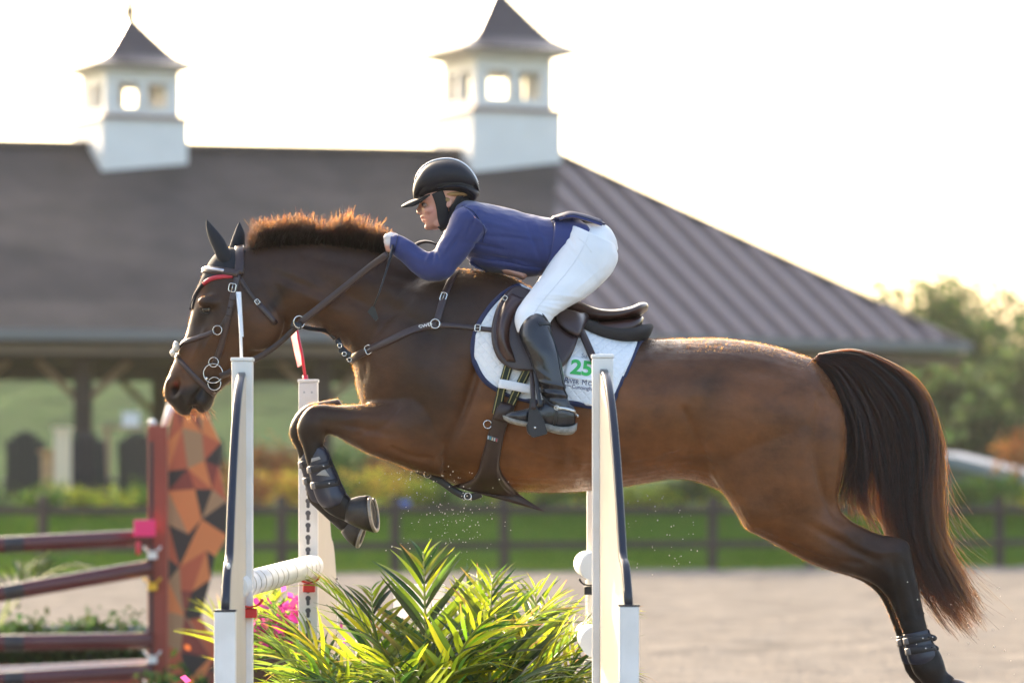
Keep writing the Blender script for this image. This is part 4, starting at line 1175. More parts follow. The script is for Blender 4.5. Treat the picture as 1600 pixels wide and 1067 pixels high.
# ---- eye
M_eye = new_mat('eye', (.012, .006, .004), .06, coat=1.)
for s in (-1, 1):
    bm = bmesh.new(); l, nn = surf(325, 483, HB, YH)
    c = l + Vector((0, .012, 0)); 
    if s > 0: c.y = 2 * YH - c.y
    ell(bm, c, .023, .017, .015, Matrix.Rotation(R(-8), 4, 'Y'))
    link('eye', bm_mesh('eye', bm), M_eye, horse)
M_lid = new_mat('eyelid_skin', (.022, .014, .010), .4)
l, nn = surf(324, 484, HB, YH)
for a0, a1, z in ((200, 340, .0), (20, 160, 0.)):
    pts = [l + Vector((.026 * math.cos(R(a)) , -.006 + .006 * abs(math.cos(R(a))), .015 * math.sin(R(a)) * (1 if a0 < 100 else .8))) for a in np.linspace(a0, a1, 12)]
    tube('eyelid', pts, .0035, M_lid, horse, 6)

# ---- ears in a black bonnet come with the bonnet below; mane and tail
M_hair = hairmat('tail_hair', .86, 1.0, .36); M_mane = hairmat('mane_hair', .992, .12, .45)
rg = np.random.default_rng(3)

def guides(paths, n):
    return [crom(p, n) for p in paths]
def tail():
    n = 22
    gs = guides([
        [(1268, 562, 0), (1292, 585, 0), (1318, 640, 0), (1326, 700, 0), (1320, 745, 0), (1312, 790, 0)],
        [(1272, 560, 0), (1308, 580, 0), (1345, 650, 0), (1352, 720, 0), (1345, 765, 0), (1375, 815, 0)],
        [(1275, 557, 0), (1325, 572, 0), (1378, 650, 0), (1395, 730, 0), (1402, 800, 0), (1425, 880, 0), (1470, 955, 0), (1500, 995, 0)],
        [(1278, 555, 0), (1340, 560, 0), (1405, 630, 0), (1428, 720, 0), (1428, 800, 0), (1448, 880, 0), (1485, 945, 0), (1518, 985, 0)],
        [(1278, 554, 0), (1345, 551, 0), (1425, 605, 0), (1455, 690, 0), (1452, 780, 0), (1462, 850, 0), (1495, 915, 0), (1532, 975, 0)],
        [(1278, 553, 0), (1345, 547, 0), (1435, 595, 0), (1470, 680, 0), (1466, 780, 0), (1470, 840, 0), (1500, 895, 0), (1530, 940, 0)]], n)
    G = np.array(gs)[:, :, :2]
    out = []
    t = np.linspace(0, 1, n)
    clump = rg.uniform(0, 5, 100); cd = rg.normal(0, 1, (100, 2))
    for i in range(5200):
        k = rg.integers(100)
        s = clump[k] + rg.normal(0, .075)
        s = min(max(s, 0), 5); a = min(int(s), 4); f = s - a
        path = G[a] * (1 - f) + G[a + 1] * f
        L = rg.uniform(.62, 1.0) if s > 1.6 else rg.uniform(.55, 1.05)
        L = L ** .8
        tt = np.minimum(t * L, 1) * (n - 1)
        i0 = np.minimum(tt.astype(int), n - 2); fr = (tt - i0)[:, None]
        p = path[i0] * (1 - fr) + path[i0 + 1] * fr
        w = t ** 1.6
        p = p + np.outer(w, cd[k]) * 9 + np.outer(t * np.sin(t * (7 + k % 5) + k * 1.7), [1, .3]) * 6 + np.outer(w * np.sin(t * 13 + rg.uniform(0, 6)), [1, .2]) * 3 + np.outer(w, rg.normal(0, 1, 2)) * 3
        if rg.random() < .025: p = p + np.outer(t ** 3, [rg.uniform(10, 60), rg.uniform(-50, -5)])
        y = YH + rg.normal(0, .022) * (1 + t) + (rg.random() - .5) * .05 + .015 * cd[k][0] * w
        X3 = (p[:, 0] - 800) * y / FPX; Z3 = CAMZ + (HZ - p[:, 1]) * y / FPX
        out.append(np.stack([X3, y, Z3], 1))
    return out
hair('tail', tail(), .0011, M_hair, horse)
# dock inside the tail
bm = bmesh.new()
loft(bm, [(1264, 562, 1262, 590, .02), (1290, 557, 1285, 590, .026), (1320, 565, 1305, 595, .022), (1350, 592, 1330, 612, .012)], YH, n=16, m=20)
me = bm_mesh('dock', bm); set_col(me, 'coat', np.tile(black, (len(me.vertices), 1)))
link('dock', me, M_coat, horse)

def mane():
    crest = crom([(386, 392), (400, 384), (425, 380), (476, 378), (527, 381), (577, 388), (606, 396)], 200)
    topo = crom([(398, 372), (402, 348), (425, 343), (459, 336), (498, 343), (530, 340), (562, 341), (592, 352), (604, 370)], 200)
    out = []
    t = np.linspace(0, 1, 9)
    ck = rg.uniform(0, 1, 90); cv = rg.normal(0, 1, (90, 2))
    for i in range(9000):
        k = rg.integers(90)
        s = min(max(ck[k] + rg.normal(0, .014), 0), 1)
        b = crest[int(s * 199)].copy(); e = topo[int(min(max(s + .012 * cv[k][0], 0), 1) * 199)].copy()
        L = rg.uniform(.35, 1.05) * (1 + .15 * cv[k][1]) + (.12 if rg.random() < .06 else 0)
        e = b + (e - b) * L
        b += rg.normal(0, 1.5, 2) + [0, 4 + abs(rg.normal(0, 8))]
        lean = rg.normal(0, 7)
        ys = YH + rg.uniform(-.022, .022)
        ye = ys + rg.normal(-.01, .03)
        c = b + (e - b) * t[:, None]
        c[:, 0] += lean * t ** 2 + 2.2 * np.sin(t * 6 + k) * t
        c[:, 1] += 5 * (t ** 3) * rg.uniform(-.4, 1.2) 
        y = ys * (1 - t) + ye * t
        out.append(np.stack([(c[:, 0] - 800) * y / FPX, y, CAMZ + (HZ - c[:, 1]) * y / FPX], 1))
    return out
hair('mane', mane(), .0009, M_mane, horse)

def chin_hairs():
    out = []
    for i in range(110):
        x = rg.uniform(284, 330); y0 = 641 + rg.uniform(-4, 3)
        t = np.linspace(0, 1, 5)
        d = np.array([rg.uniform(2, 12), rg.uniform(6, 20)])
        c = np.array([x, y0]) + np.outer(t, d) + np.outer(t ** 2, [rg.uniform(-4, 4), 0])
        y = YH + rg.uniform(-.03, .03) + 0 * t
        out.append(np.stack([(c[:, 0] - 800) * y / FPX, y, CAMZ + (HZ - c[:, 1]) * y / FPX], 1))
    return out
hair('whiskers', chin_hairs(), .0005, M_hair, horse)
# ================================================================== TACK
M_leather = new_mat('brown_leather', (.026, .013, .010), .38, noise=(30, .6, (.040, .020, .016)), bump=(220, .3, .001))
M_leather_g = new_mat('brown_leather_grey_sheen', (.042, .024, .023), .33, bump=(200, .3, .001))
M_black = new_mat('black_leather', (.012, .012, .014), .34, bump=(160, .25, .001))
M_steel = new_mat('steel', (.62, .60, .56), .22, metal=1.)
M_bonnet = new_mat('bonnet_cloth', (.014, .015, .020), .85, bump=(400, .6, .001))
M_red = new_mat('red_piping', (.45, .03, .05), .6)
M_fluff = new_mat('sheepskin', (.75, .70, .62), .95, bump=(120, 1., .01))
M_navy = new_mat('navy_binding', (.020, .026, .075), .75, bump=(300, .5, .001))

def quilt():
    m = new_mat('white_quilted_cotton', (.82, .815, .82), .85)
    n = m.node_tree.nodes; l = m.node_tree.links; b = n['Principled BSDF']
    tc = n.new('ShaderNodeTexCoord'); hs = []
    for a in (40, -50):
        mp = n.new('ShaderNodeMapping'); mp.inputs['Rotation'].default_value = (0, R(a), 0)
        w = n.new('ShaderNodeTexWave'); w.wave_type = 'BANDS'; w.bands_direction = 'X'; w.inputs['Scale'].default_value = 14; w.inputs['Distortion'].default_value = .3
        l.new(tc.outputs['Object'], mp.inputs[0]); l.new(mp.outputs[0], w.inputs[0])
        pw = n.new('ShaderNodeMath'); pw.operation = 'POWER'; pw.inputs[1].default_value = 6
        l.new(w.outputs['Fac'], pw.inputs[0]); hs.append(pw)
    mx = n.new('ShaderNodeMath'); mx.operation = 'MAXIMUM'
    l.new(hs[0].outputs[0], mx.inputs[0]); l.new(hs[1].outputs[0], mx.inputs[1])
    bp = n.new('ShaderNodeBump'); bp.invert = True; bp.inputs['Strength'].default_value = .5; bp.inputs['Distance'].default_value = .004
    l.new(mx.outputs[0], bp.inputs['Height']); l.new(bp.outputs[0], b.inputs['Normal'])
    return m
M_quilt = quilt()

# ---- saddle pad
pad = root('saddle_pad', 'white quilted saddle pad with navy edge and green number on the horse', 'saddle pad', P(870, 560, YH))
padL = [(812, 446), (790, 456), (767, 478), (747, 509), (738.5, 543), (744, 572), (759, 596), (785, 613), (815, 624), (842, 628)]
padR = [(1006, 530), (1000, 534), (994, 543), (987, 560), (979, 578), (969, 600), (960, 622), (952, 636)]
po = patch('quilted_cloth', padL, padR, 60, 44, M_quilt, HB, YH, pad, th=.011, sm=8)
PB = bvh_of(body, po.data)
botm = [(842, 628), (870, 629), (895, 630), (925, 635), (952, 636)]
strap('edge_binding', padL, .018, M_navy, PB, YH, pad, th=.005, step=4)
strap('edge_binding', botm, .018, M_navy, PB, YH, pad, th=.005, step=4)
strap('edge_binding', padR, .018, M_navy, PB, YH, pad, th=.005, step=4)
M_card = new_mat('white_card', (.84, .86, .88), .5)
M_green = new_mat('green_number_print', (.05, .50, .11), .6)
M_ink = new_mat('navy_print', (.03, .035, .12), .6)
M_inkg = new_mat('grey_print', (.25, .27, .33), .6)
cd = patch('number_card', [(889, 557), (884, 574), (883, 588), (905, 593)], [(928, 560), (934, 572), (932, 588), (928, 597)], 12, 12, M_card, PB, YH, pad, th=.002, off=.002, sm=2)
CB = bvh_of(body, po.data, cd.data)
print_text('race_number', '25', 890.5, 583, 21.5, 7, M_green, CB, YH, pad, bold=.035, sx=1.12)
print_text('cloth_lettering', 'Su', 908, 558.5, 6.5, 7, M_inkg, CB, YH, pad, bold=0)
print_text('cloth_lettering', 'R', 881, 597.5, 8.4, 7, M_ink, CB, YH, pad, bold=.006, sx=1.05)
print_text('cloth_lettering', 'IVER', 887.5, 598.3, 6.6, 7, M_ink, CB, YH, pad, bold=.006, sx=.92)
print_text('cloth_lettering', 'M', 908.5, 601, 8.4, 7, M_ink, CB, YH, pad, bold=.0, sx=.88)
print_text('cloth_lettering', 'OUN', 918.2, 602, 6.6, 7, M_ink, CB, YH, pad, bold=.006, sx=1.05)
print_text('cloth_lettering', 'Cunningham', 893, 606.5, 6.0, 7, M_ink, CB, YH, pad, bold=.005, sx=.95)
strap('printed_rule', [(882, 601.5), (887, 602), (892, 603)], .0022, M_ink, CB, YH, pad, th=.001, step=3)

# ---- dark half pad and saddle
M_half = new_mat('dark_half_pad', (.030, .024, .022), .9, bump=(160, .6, .002))
hp = root('half_pad', 'dark thin half pad showing under the cantle of the saddle', 'half pad', P(960, 530, YH))
bm = bmesh.new()
loft(bm, [(818, 450, 822, 490, .17), (860, 468, 862, 512, .19), (900, 490, 906, 524, .20), (935, 503, 934, 538, .21), (970, 508, 966, 544, .215), (1000, 508, 992, 541, .20), (1016, 506, 1008, 534, .15), (1021, 510, 1016, 524, .08)], YH, n=28, m=40, ex=2.3)
hpo = link('felt', bm_mesh('felt', bm), M_half, hp)
saddle = root('saddle', 'dark brown leather jumping saddle with raised cantle', 'saddle', P(920, 500, YH))
M_sadd = new_mat('saddle_leather', (.034, .014, .012), .30, spec=.6, noise=(14, .7, (.060, .022, .016)), bump=(180, .25, .001))
bm = bmesh.new()
loft(bm, [(800, 452, 806, 486, .05), (815, 447, 820, 494, .09), (845, 455, 848, 498, .105), (880, 463, 884, 500, .12), (906, 472.5, 908, 503, .135), (935, 482.5, 932, 506, .15), (962, 484, 958, 505, .16), (985, 479.5, 980, 500, .16),
          (1000, 473.5, 997, 495, .135), (1010, 473.5, 1006, 490, .09), (1013, 478, 1011, 486, .04)], YH, n=30, m=60, ex=2.4)
link('seat', bm_mesh('seat', bm), M_sadd, saddle)
bm = bmesh.new()
loft(bm, [(880, 496, 884, 514, .15), (906, 500, 908, 523, .175), (935, 503, 932, 529, .185), (965, 501, 962, 532, .19), (988, 497, 985, 530, .175), (1001, 494, 997, 519, .14), (1005, 497, 1002, 510, .08)], YH, n=28, m=40, ex=2.6)
pn = link('panel', bm_mesh('panel', bm), M_sadd, saddle)
SB = bvh_of(body, po.data)
fl_o = patch('flap', [(820, 462), (801, 455), (782, 474), (771, 506), (770.5, 536), (779, 561), (794, 574), (812, 580)], [(862, 478), (888, 497), (908, 508), (903, 528), (897, 548), (889, 564), (878, 576), (858, 582)], 26, 30, M_leather_g, SB, YH, saddle, th=.012, off=.016, sm=6)
FB = bvh_of(body, po.data, fl_o.data)
patch('knee_roll', [(800, 460), (785, 478), (776, 508), (776, 534), (783, 553), (792, 565)], [(818, 468), (806, 486), (797, 512), (797, 536), (802, 552), (806, 566)], 14, 24, M_sadd, FB, YH, saddle, th=.008, off=.0, sm=4, puff=.028)
patch('skirt', [(872, 486), (868, 500), (874, 512), (886, 522)], [(926, 500), (919, 502), (911, 514), (904, 531)], 14, 12, M_leather_g, FB, YH, saddle, th=.008, off=.012, sm=3, puff=.006)
strap('stirrup_leather_tail', [(896, 512), (904, 524), (914, 543), (926, 566), (930, 574)], .026, M_leather, CB, YH, saddle, th=.006, off=.024)
# rivets and D ring
ring('saddle_dee', surf(789, 466, FB, YH)[0] + Vector((0, -.01, 0)), .008, .002, (.2, -1, 0), M_steel, saddle)

# ---- girth with stud guard
girth = root('girth', 'dark brown girth with curved stud guard under the belly', 'girth', P(770, 720, YH))
M_gw = new_mat('white_elastic', (.78, .79, .82), .8, bump=(200, .4, .001))
M_bil = new_mat('dark_green_webbing', (.020, .028, .018), .8, bump=(260, .5, .001))
M_yel = new_mat('yellow_stitching', (.42, .36, .14), .7)
for a, b in (((797, 566), (776, 646)), ((826, 576), (792, 648))):
    w = strap('billet', [a, ((a[0] + b[0]) / 2 - 1, (a[1] + b[1]) / 2), b], .030, M_bil, SB, YH, girth, th=.006, off=.010)
    for s in (-4.3, 4.3):
        strap('stitching', [(a[0] + s, a[1]), ((a[0] + b[0]) / 2 - 1 + s, (a[1] + b[1]) / 2), (b[0] + s, b[1])], .003, M_yel, SB, YH, w, th=.002, off=.0155)
strap('keeper_band', [(781, 599), (800, 602), (818, 606), (833, 609)], .030, M_gw, SB, YH, girth, th=.005, off=.021)
FREE[0] = YH - .06
gl = patch('stud_guard', [(776, 630), (770, 652), (762, 680), (753, 712), (747, 735), (735, 750), (712, 757), (704, 759)], [(802, 634), (796, 652), (789, 676), (783, 705), (781, 728), (790, 748), (812, 772), (853, 800)], 20, 44, M_leather, HB, YH, girth, th=.012, off=.004, sm=5, puff=.006)
patch('stud_guard_layer', [(770, 700), (764, 725), (758, 745), (760, 762), (774, 774)], [(781, 705), (780, 728), (784, 748), (808, 774), (845, 798)], 12, 22, M_leather, HB, YH, girth, th=.017, off=.004, sm=5)
FREE[0] = None
GB = bvh_of(body, gl.data)
patch('maker_tag', [(763, 679.5), (762, 685)], [(779, 684.5), (778, 690)], 4, 3, new_mat('tag_cloth', (.10, .11, .12), .7), GB, YH, girth, th=.002, off=.002, sm=0)
for i, c in enumerate([(.5, .6, .65), (.08, .35, .45), (.6, .55, .4), (.55, .6, .62), (.45, .1, .12)]):
    strap('tag_stripe', [(764.4 + 3 * i, 680.5 + .95 * i), (763.6 + 3 * i, 685 + .95 * i)], .0045, new_mat('tag_stripe', c, .7), GB, YH, girth, th=.002, off=.006, step=2, sm=0)
ring('girth_ring', surf(762, 663, HB, YH)[0] + Vector((0, -.016, 0)), .0135, .0022, (.1, -1, .1), M_steel, girth)
patch('buckle_guard', [(784, 628), (776, 640), (772, 655)], [(806, 632), (801, 644), (797, 660)], 8, 6, M_leather, GB, YH, girth, th=.008, off=.012, sm=2, puff=.004)

# ---- breastplate and martingale
bp_ = root('breastplate', 'brown leather breastplate straps crossing the shoulder and chest', 'breastplate', P(640, 520, YH))
def buckle(px, py, w, h, a, bvh, par, off=.008, mat=M_steel):
    l, n = surf(px, py, bvh, YH); n = Vector((n.x * .4, n.y, n.z * .4)).normalized()
    c = l + n * off
    ex = Vector((math.cos(R(a)), 0, -math.sin(R(a)))); ez = n.cross(ex).normalized(); ex = ez.cross(n).normalized()
    pts = []
    for k in range(24):
        t = 2 * math.pi * k / 24
        cx = math.copysign(abs(math.cos(t)) ** .45, math.cos(t)); cy = math.copysign(abs(math.sin(t)) ** .45, math.sin(t))
        pts.append(c + ex * w / 2 * cx + ez * h / 2 * cy)
    b = tube('buckle', pts, .0022, mat, par, 6, True)
    tube('prong', [c - ex * w / 2, c + ex * w / 2 + n * .002], .0014, mat, b, 5)
    return b
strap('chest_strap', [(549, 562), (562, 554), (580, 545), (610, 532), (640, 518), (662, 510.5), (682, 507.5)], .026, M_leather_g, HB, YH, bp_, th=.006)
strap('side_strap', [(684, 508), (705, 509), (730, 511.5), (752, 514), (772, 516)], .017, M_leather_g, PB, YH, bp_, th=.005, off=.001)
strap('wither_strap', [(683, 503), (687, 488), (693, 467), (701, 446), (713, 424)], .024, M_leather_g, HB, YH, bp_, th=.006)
l, n = surf(681, 507, HB, YH)
ring('breast_ring', l + n * .010, .0155, .0026, (.05, -1, .1), M_steel, bp_)
buckle(577, 546.5, .022, .030, -25, HB, bp_)
buckle(693, 465, .030, .020, -72, HB, bp_)
buckle(747, 513, .018, .022, 5, PB, bp_)
print_text('strap_lettering', 'CWD', 655.5, 513.8, 4.6, -14, new_mat('silver_print', (.7, .7, .7), .5), HB, YH, bp_, bold=.03, off=.0085, sx=1.35)
def free(name, pts, w, mat, par, th=.006, hug=None, n=40, out=.006, sm=4):
    """strap through free air: pts (px, py, depth); kept outside the body where it passes it"""
    Q = crom(pts, n); pos = []
    for x, y, d in Q:
        p = P(x, y, d)
        if hug is not None:
            h = hug.ray_cast(CAM, (p - CAM).normalized())
            if h[0] is not None and p.y > h[0].y - out and p.y < h[0].y + .2: p = P(x, y, h[0].y - out)
        pos.append(p)
    for _ in range(sm):
        pos = [pos[0]] + [(pos[i - 1] + 2 * pos[i] + pos[i + 1]) / 4 for i in range(1, n - 1)] + [pos[-1]]
    return ribbon(name, pos, [Vector((0, -1, .05)).normalized()] * n, w, mat, par, th)
free('martingale_strap', [(527, 530, YH - .07), (533, 543, YH - .08), (540, 555, YH - .08), (549, 565, YH - .09)], .020, M_black, bp_, n=12, hug=HB)
free('martingale_strap', [(533, 545, YH - .09), (540, 552, YH - .10), (548, 557, YH - .10)], .026, M_black, bp_, n=8, hug=HB)
for q in ((531, 540), (538, 553), (546, 562)):
    ring('martingale_ring', P(q[0], q[1], YH - .115), .007, .0018, (0, -1, 0), M_steel, bp_)
free('belly_strap', [(652, 734, YH - .04), (668, 741, YH - .05), (690, 752, YH - .05), (712, 768, YH - .05), (734, 777, YH - .05), (752, 771, YH - .06)], .024, M_black, bp_, n=30)
ring('belly_buckle', P(668, 741.5, YH - .065), .011, .0022, (.1, -1, .2), M_steel, bp_)
ring('belly_buckle', P(731, 775, YH - .07), .012, .0024, (.1, -1, .2), M_steel, bp_)

# ---- bridle
br = root('bridle', 'brown leather bridle with figure eight noseband and two ring bit', 'bridle', P(340, 500, YH))
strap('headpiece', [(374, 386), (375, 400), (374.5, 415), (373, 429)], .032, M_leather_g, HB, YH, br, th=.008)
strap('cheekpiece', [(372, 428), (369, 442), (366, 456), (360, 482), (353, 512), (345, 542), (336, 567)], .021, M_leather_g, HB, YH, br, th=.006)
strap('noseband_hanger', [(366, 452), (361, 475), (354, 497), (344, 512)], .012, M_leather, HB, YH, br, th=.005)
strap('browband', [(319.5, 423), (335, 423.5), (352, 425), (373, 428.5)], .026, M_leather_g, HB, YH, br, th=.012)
M_glit = new_mat('browband_beads', (.55, .54, .58), .25, metal=.6)
strap('bead_row', [(319.5, 422.5), (335, 423), (352, 424.5)], .010, M_glit, HB, YH, br, th=.016)
strap('noseband_upper', [(274, 541), (284, 537), (300, 531), (318, 525), (336, 518.5)], .017, M_leather_g, HB, YH, br, th=.006)
strap('noseband_lower', [(274, 554), (284, 566), (300, 584), (316, 600), (334, 616)], .017, M_leather_g, HB, YH, br, th=.006)
strap('throat_latch', [(375, 434), (384, 450), (401, 473), (416, 490), (432, 506)], .015, M_leather, HB, YH, br, th=.005)
strap('throat_latch_keeper', [(404, 475), (416, 489), (430, 505)], .020, M_leather_g, HB, YH, br, th=.007)
buckle(402, 472, .016, .014, 50, HB, br)
l, n = surf(363, 452, HB, YH)
buckle(363.5, 450, .028, .024, 100, HB, br, off=.01)
for k, t in enumerate((468, 480, 492)):
    strap('strap_keeper', [(359 - k * 3, t), (367 - k * 3, t + 1.5)], .006, M_leather, HB, YH, br, th=.010, step=3, sm=0)
fl_ = bmesh.new()
ell(fl_, P(275, 542, YH - .03), .011, .040, .020); ell(fl_, P(270, 551, YH - .04), .009, .030, .012)
for v in fl_.verts: v.co += Vector([mnoise.noise(v.co * 90 + Vector((k * 9, 0, 0))) * .005 for k in range(3)])
link('fleece_disc', bm_mesh('fleece_disc', fl_), M_fluff, br)
def sring(px, py, r, rt, off=.012, name='bit_ring'):
    l, n = surf(px, py, HB, YH)
    return ring(name, Vector((l.x, l.y - off, l.z)) , r / 456., rt * .72, (-.05, -1, .05), M_steel, br)
sring(340, 516, 7, .0022, name='noseband_ring')
sring(334, 566, 7.5, .0024); sring(333.5, 583.5, 15, .0028, .018); sring(335.5, 599.5, 10, .0026, .02)
kb = bmesh.new(); ell(kb, surf(323, 591, HB, YH)[0] + Vector((0, -.014, 0)), .006, .006, .006)
link('bit_joint', bm_mesh('bit_joint', kb), M_steel, br)
yh = YH - .17
for nm, pts, w in (('rein', [(344, 588, YH - .08), (360, 581, YH - .085), (385, 568, YH - .10), (410, 555, YH - .10), (436, 537, YH - .105), (455, 519, YH - .11), (470, 504, YH - .12), (500, 480, YH - .13), (540, 448, YH - .15), (575, 420, YH - .17), (606, 397, YH - .20)], .020),
                   ('rein_grip', [(470, 503, YH - .125), (500, 480, YH - .135), (540, 448, YH - .155), (575, 420, YH - .175), (604, 399, YH - .205)], .024)):
    free(nm, pts, w, M_leather if nm == 'rein' else M_leather_g, br, hug=HB, n=70, out=.008 if nm == 'rein' else .013, sm=8)
free('rein', [(344, 588, YH + .08), (410, 555, YH + .10), (470, 504, YH + .12), (540, 448, YH + .15), (606, 397, YH + .20)], .020, M_leather, br, n=40)
ring('martingale_rein_ring', P(467.5, 503, YH - .135), .020, .0026, (.5, -1, 0), M_steel, br)
free('martingale_fork', [(470, 509, YH - .12), (480, 513, YH - .10), (496, 515, YH - .07), (512, 518, YH - .03), (524, 530, YH - .03)], .014, M_black, br, n=20)
free('rein_stop', [(455, 506, YH - .13), (463, 509, YH - .13), (471, 510, YH - .13)], .022, M_black, br, n=6)
strap('buckle_tab', [(447, 527), (452, 519), (458, 511)], .026, M_leather, HB, YH, br, th=.008)
# slack loop of rein standing above the neck
lp = [P(646, 386, YH - .1), P(655, 380, YH - .09), P(667, 378, YH - .06), P(680, 382, YH - .03), P(694, 394, YH), P(700, 410, YH + .02)]
Q = crom([tuple(p) for p in lp], 24)
ribbon('rein_loop', [Vector(q) for q in Q], [Vector((0, -.5, 1)).normalized()] * 24, .018, M_leather, br, .004)

# ---- ear bonnet
bn = root('ear_bonnet', 'black cloth ear bonnet with red trim over the horse ears', 'ear bonnet', P(345, 400, YH))
def ear(secs, y):
    bm = bmesh.new(); loft(bm, secs, YH + y, n=20, m=30)
    me = bm_mesh('ear', bm)
    return link('ear_cover', me, M_bonnet, bn)
ear([(322.5, 343, 323.3, 343, .002), (321.8, 352, 332, 352, .010), (323.5, 364, 342, 363, .019), (328, 378, 350.5, 375, .025), (334, 391, 357, 388, .027), (339, 404, 363, 400, .026), (344, 412, 366, 408, .02)], -.05)
ear([(373.6, 347, 374.6, 347, .002), (369, 356, 380, 358, .012), (365, 366, 383, 368, .020), (361, 377, 383, 380, .024), (357, 390, 384, 394, .024)], .05)
fo = patch('forehead_cloth', [(360, 388), (345, 392), (331, 403), (320, 425), (310, 450), (300, 472), (298, 484)], [(384, 392), (378, 405), (368, 420), (350, 430), (326, 439), (310, 456), (301, 484)], 16, 26, M_bonnet, HB, YH, bn, th=.006, sm=2)
strap('red_trim', [(364, 431.5), (352, 432.5), (338, 433.5), (326, 438), (319, 444)], .014, M_red, HB, YH, bn, th=.009)
strap('trim_edge', [(321, 441), (312, 452), (304, 468), (299, 484)], .012, M_bonnet, HB, YH, bn, th=.009)

# ---- leg boots
M_bt = new_mat('boot_shell', (.020, .021, .036), .32, bump=(120, .3, .001))
M_btb = new_mat('boot_rim', (.014, .012, .014), .5)
M_el = new_mat('grey_elastic', (.16, .15, .15), .8, bump=(300, .6, .001))
M_mesh = new_mat('grey_mesh', (.30, .29, .27), .85, bump=(500, .8, .001))
def legboot(label, shell, straps, y, windows=(), studs=True, ends=()):
    b = root('leg_boot', label, 'leg boot', P((shell[0][0] + shell[-1][2]) / 2, shell[-1][1], YH + y), 'protective boots on the horse legs')
    bm = bmesh.new(); loft(bm, shell, YH + y, n=26, m=30)
    s = link('shell', bm_mesh('shell', bm), M_bt, b)
    B = bvh_of(s.data)
    strap('rim', [(shell[i][2] - 1.5, shell[i][3]) for i in range(len(shell))], .007, M_btb, B, YH + y, b, th=.004, step=3)
    for st in straps:
        n = len(st)
        k = strap('strap', st, .024, M_btb, B, YH + y, b, th=.005, step=3)
        strap('elastic', [(st[0][0] + 1, st[0][1]), (st[0][0] * .55 + st[1][0] * .45, st[0][1] * .55 + st[1][1] * .45)], .022, M_el, B, YH + y, b, th=.007, step=2)
        if studs:
            for f in (.45, .8):
                q = (st[-2][0] * (1 - f) + st[-1][0] * f, st[-2][1] * (1 - f) + st[-1][1] * f)
                l, nn = surf(q[0], q[1], B, YH + y); kb = bmesh.new(); ell(kb, l + nn * .006, .0032, .0032, .0032)
                link('stud', bm_mesh('stud', kb), M_steel if f < .6 else M_btb, k)
    for L_, R_ in windows:
        patch('mesh_window', L_, R_, 6, 6, M_mesh, B, YH + y, b, th=.002, sm=0)
    for x, yy in ends:
        kb = bmesh.new(); ell(kb, P(x, yy, YH + y - .01), .018, .006, .012, Matrix.Rotation(R(10), 4, 'Y')); link('strap_tab', bm_mesh('strap_tab', kb), M_btb, b)
        kb = bmesh.new(); ell(kb, P(x + 1, yy - 1, YH + y - .018), .003, .003, .003); link('stud', bm_mesh('stud', kb), M_steel, b)
    return b
legboot('navy tendon boot on the near foreleg with two grey mesh windows', [(489, 704, 504, 697, .030), (483, 715, 513, 705, .034), (482, 730, 519, 722, .034), (486, 750, 527, 740, .034), (491, 770, 534, 757, .036), (497, 784, 541, 771, .040), (505, 793, 541, 784, .036), (513, 796, 535, 791, .02)],
        [[(480, 735), (496, 731), (516, 724)], [(487, 759), (502, 757), (529, 753)]], -.13,
        [([(487, 716), (486, 722)], [(499, 713), (501, 717)]), ([(505, 733), (494, 742)], [(508, 733), (515, 744)])])
legboot('dark tendon boot on the far foreleg behind the near one', [(470, 709, 494, 703, .032), (468, 722, 502, 716, .034), (473, 742, 510, 736, .034), (478, 764, 518, 756, .036), (484, 782, 526, 772, .039), (496, 792, 530, 784, .03)],
        [[(468, 727), (480, 724), (498, 720)], [(475, 752), (488, 749), (505, 745)]], .13, studs=False)
legboot('black fetlock boot with two double studded straps on the near hind leg', [(1411, 991, 1450, 983, .034), (1413, 1003, 1455, 995, .036), (1416, 1018, 1460, 1008, .038), (1420, 1034, 1466, 1022, .040), (1430, 1044, 1464, 1034, .030)],
        [[(1413, 1002), (1430, 999), (1455, 994)], [(1416, 1018), (1434, 1015), (1460, 1010)]], -.15, ends=((1456, 996), (1459, 1012)))
legboot('black fetlock boot on the far hind leg, mostly hidden', [(1401, 994, 1439, 986, .034), (1405, 1018, 1449, 1008, .038), (1411, 1036, 1456, 1025, .038), (1421, 1044, 1453, 1034, .028)],
        [[(1403, 1004), (1418, 1001), (1438, 997)]], .13, studs=False)

# ================================================================== RIDER
rider = root('person', 'rider in navy jacket, white breeches and black helmet crouched over the horse', 'person', P(850, 600, YH))
M_skin = new_mat('skin', (.52, .26, .19), .45, noise=(30, .4, (.6, .3, .2)), bump=(300, .2, .001))
M_skin.node_tree.nodes['Principled BSDF'].inputs['Subsurface Weight'].default_value = .15
M_skin.node_tree.nodes['Principled BSDF'].inputs['Subsurface Radius'].default_value = (.02, .008, .004)
T_torso = [(948, 362, 915, 420, .13), (930, 350, 890, 432, .165), (900, 343, 855, 430, .155), (863, 341, 822, 430, .145), (827, 335, 790, 427, .150), (786, 324, 755, 420, .168), (752, 317, 728, 402, .185), (729, 314, 712, 372, .17), (716, 319, 703, 350, .10)]
ARM = [(724, 322, 762, 360, .060, .0), (708, 331, 754, 370, .061, 0), (699, 351, 744, 382, .058, 0), (689, 371, 731, 399, .054, 0), (680, 386, 717, 416, .050, .0), (671, 394, 699, 436, .049, 0), (658, 388, 668, 439, .046, .01),
       (645, 379, 645, 426, .043, .02), (632, 371, 630, 411, .039, .03), (620, 366, 617, 401, .034, .04), (611, 368, 608, 391, .030, .05)]
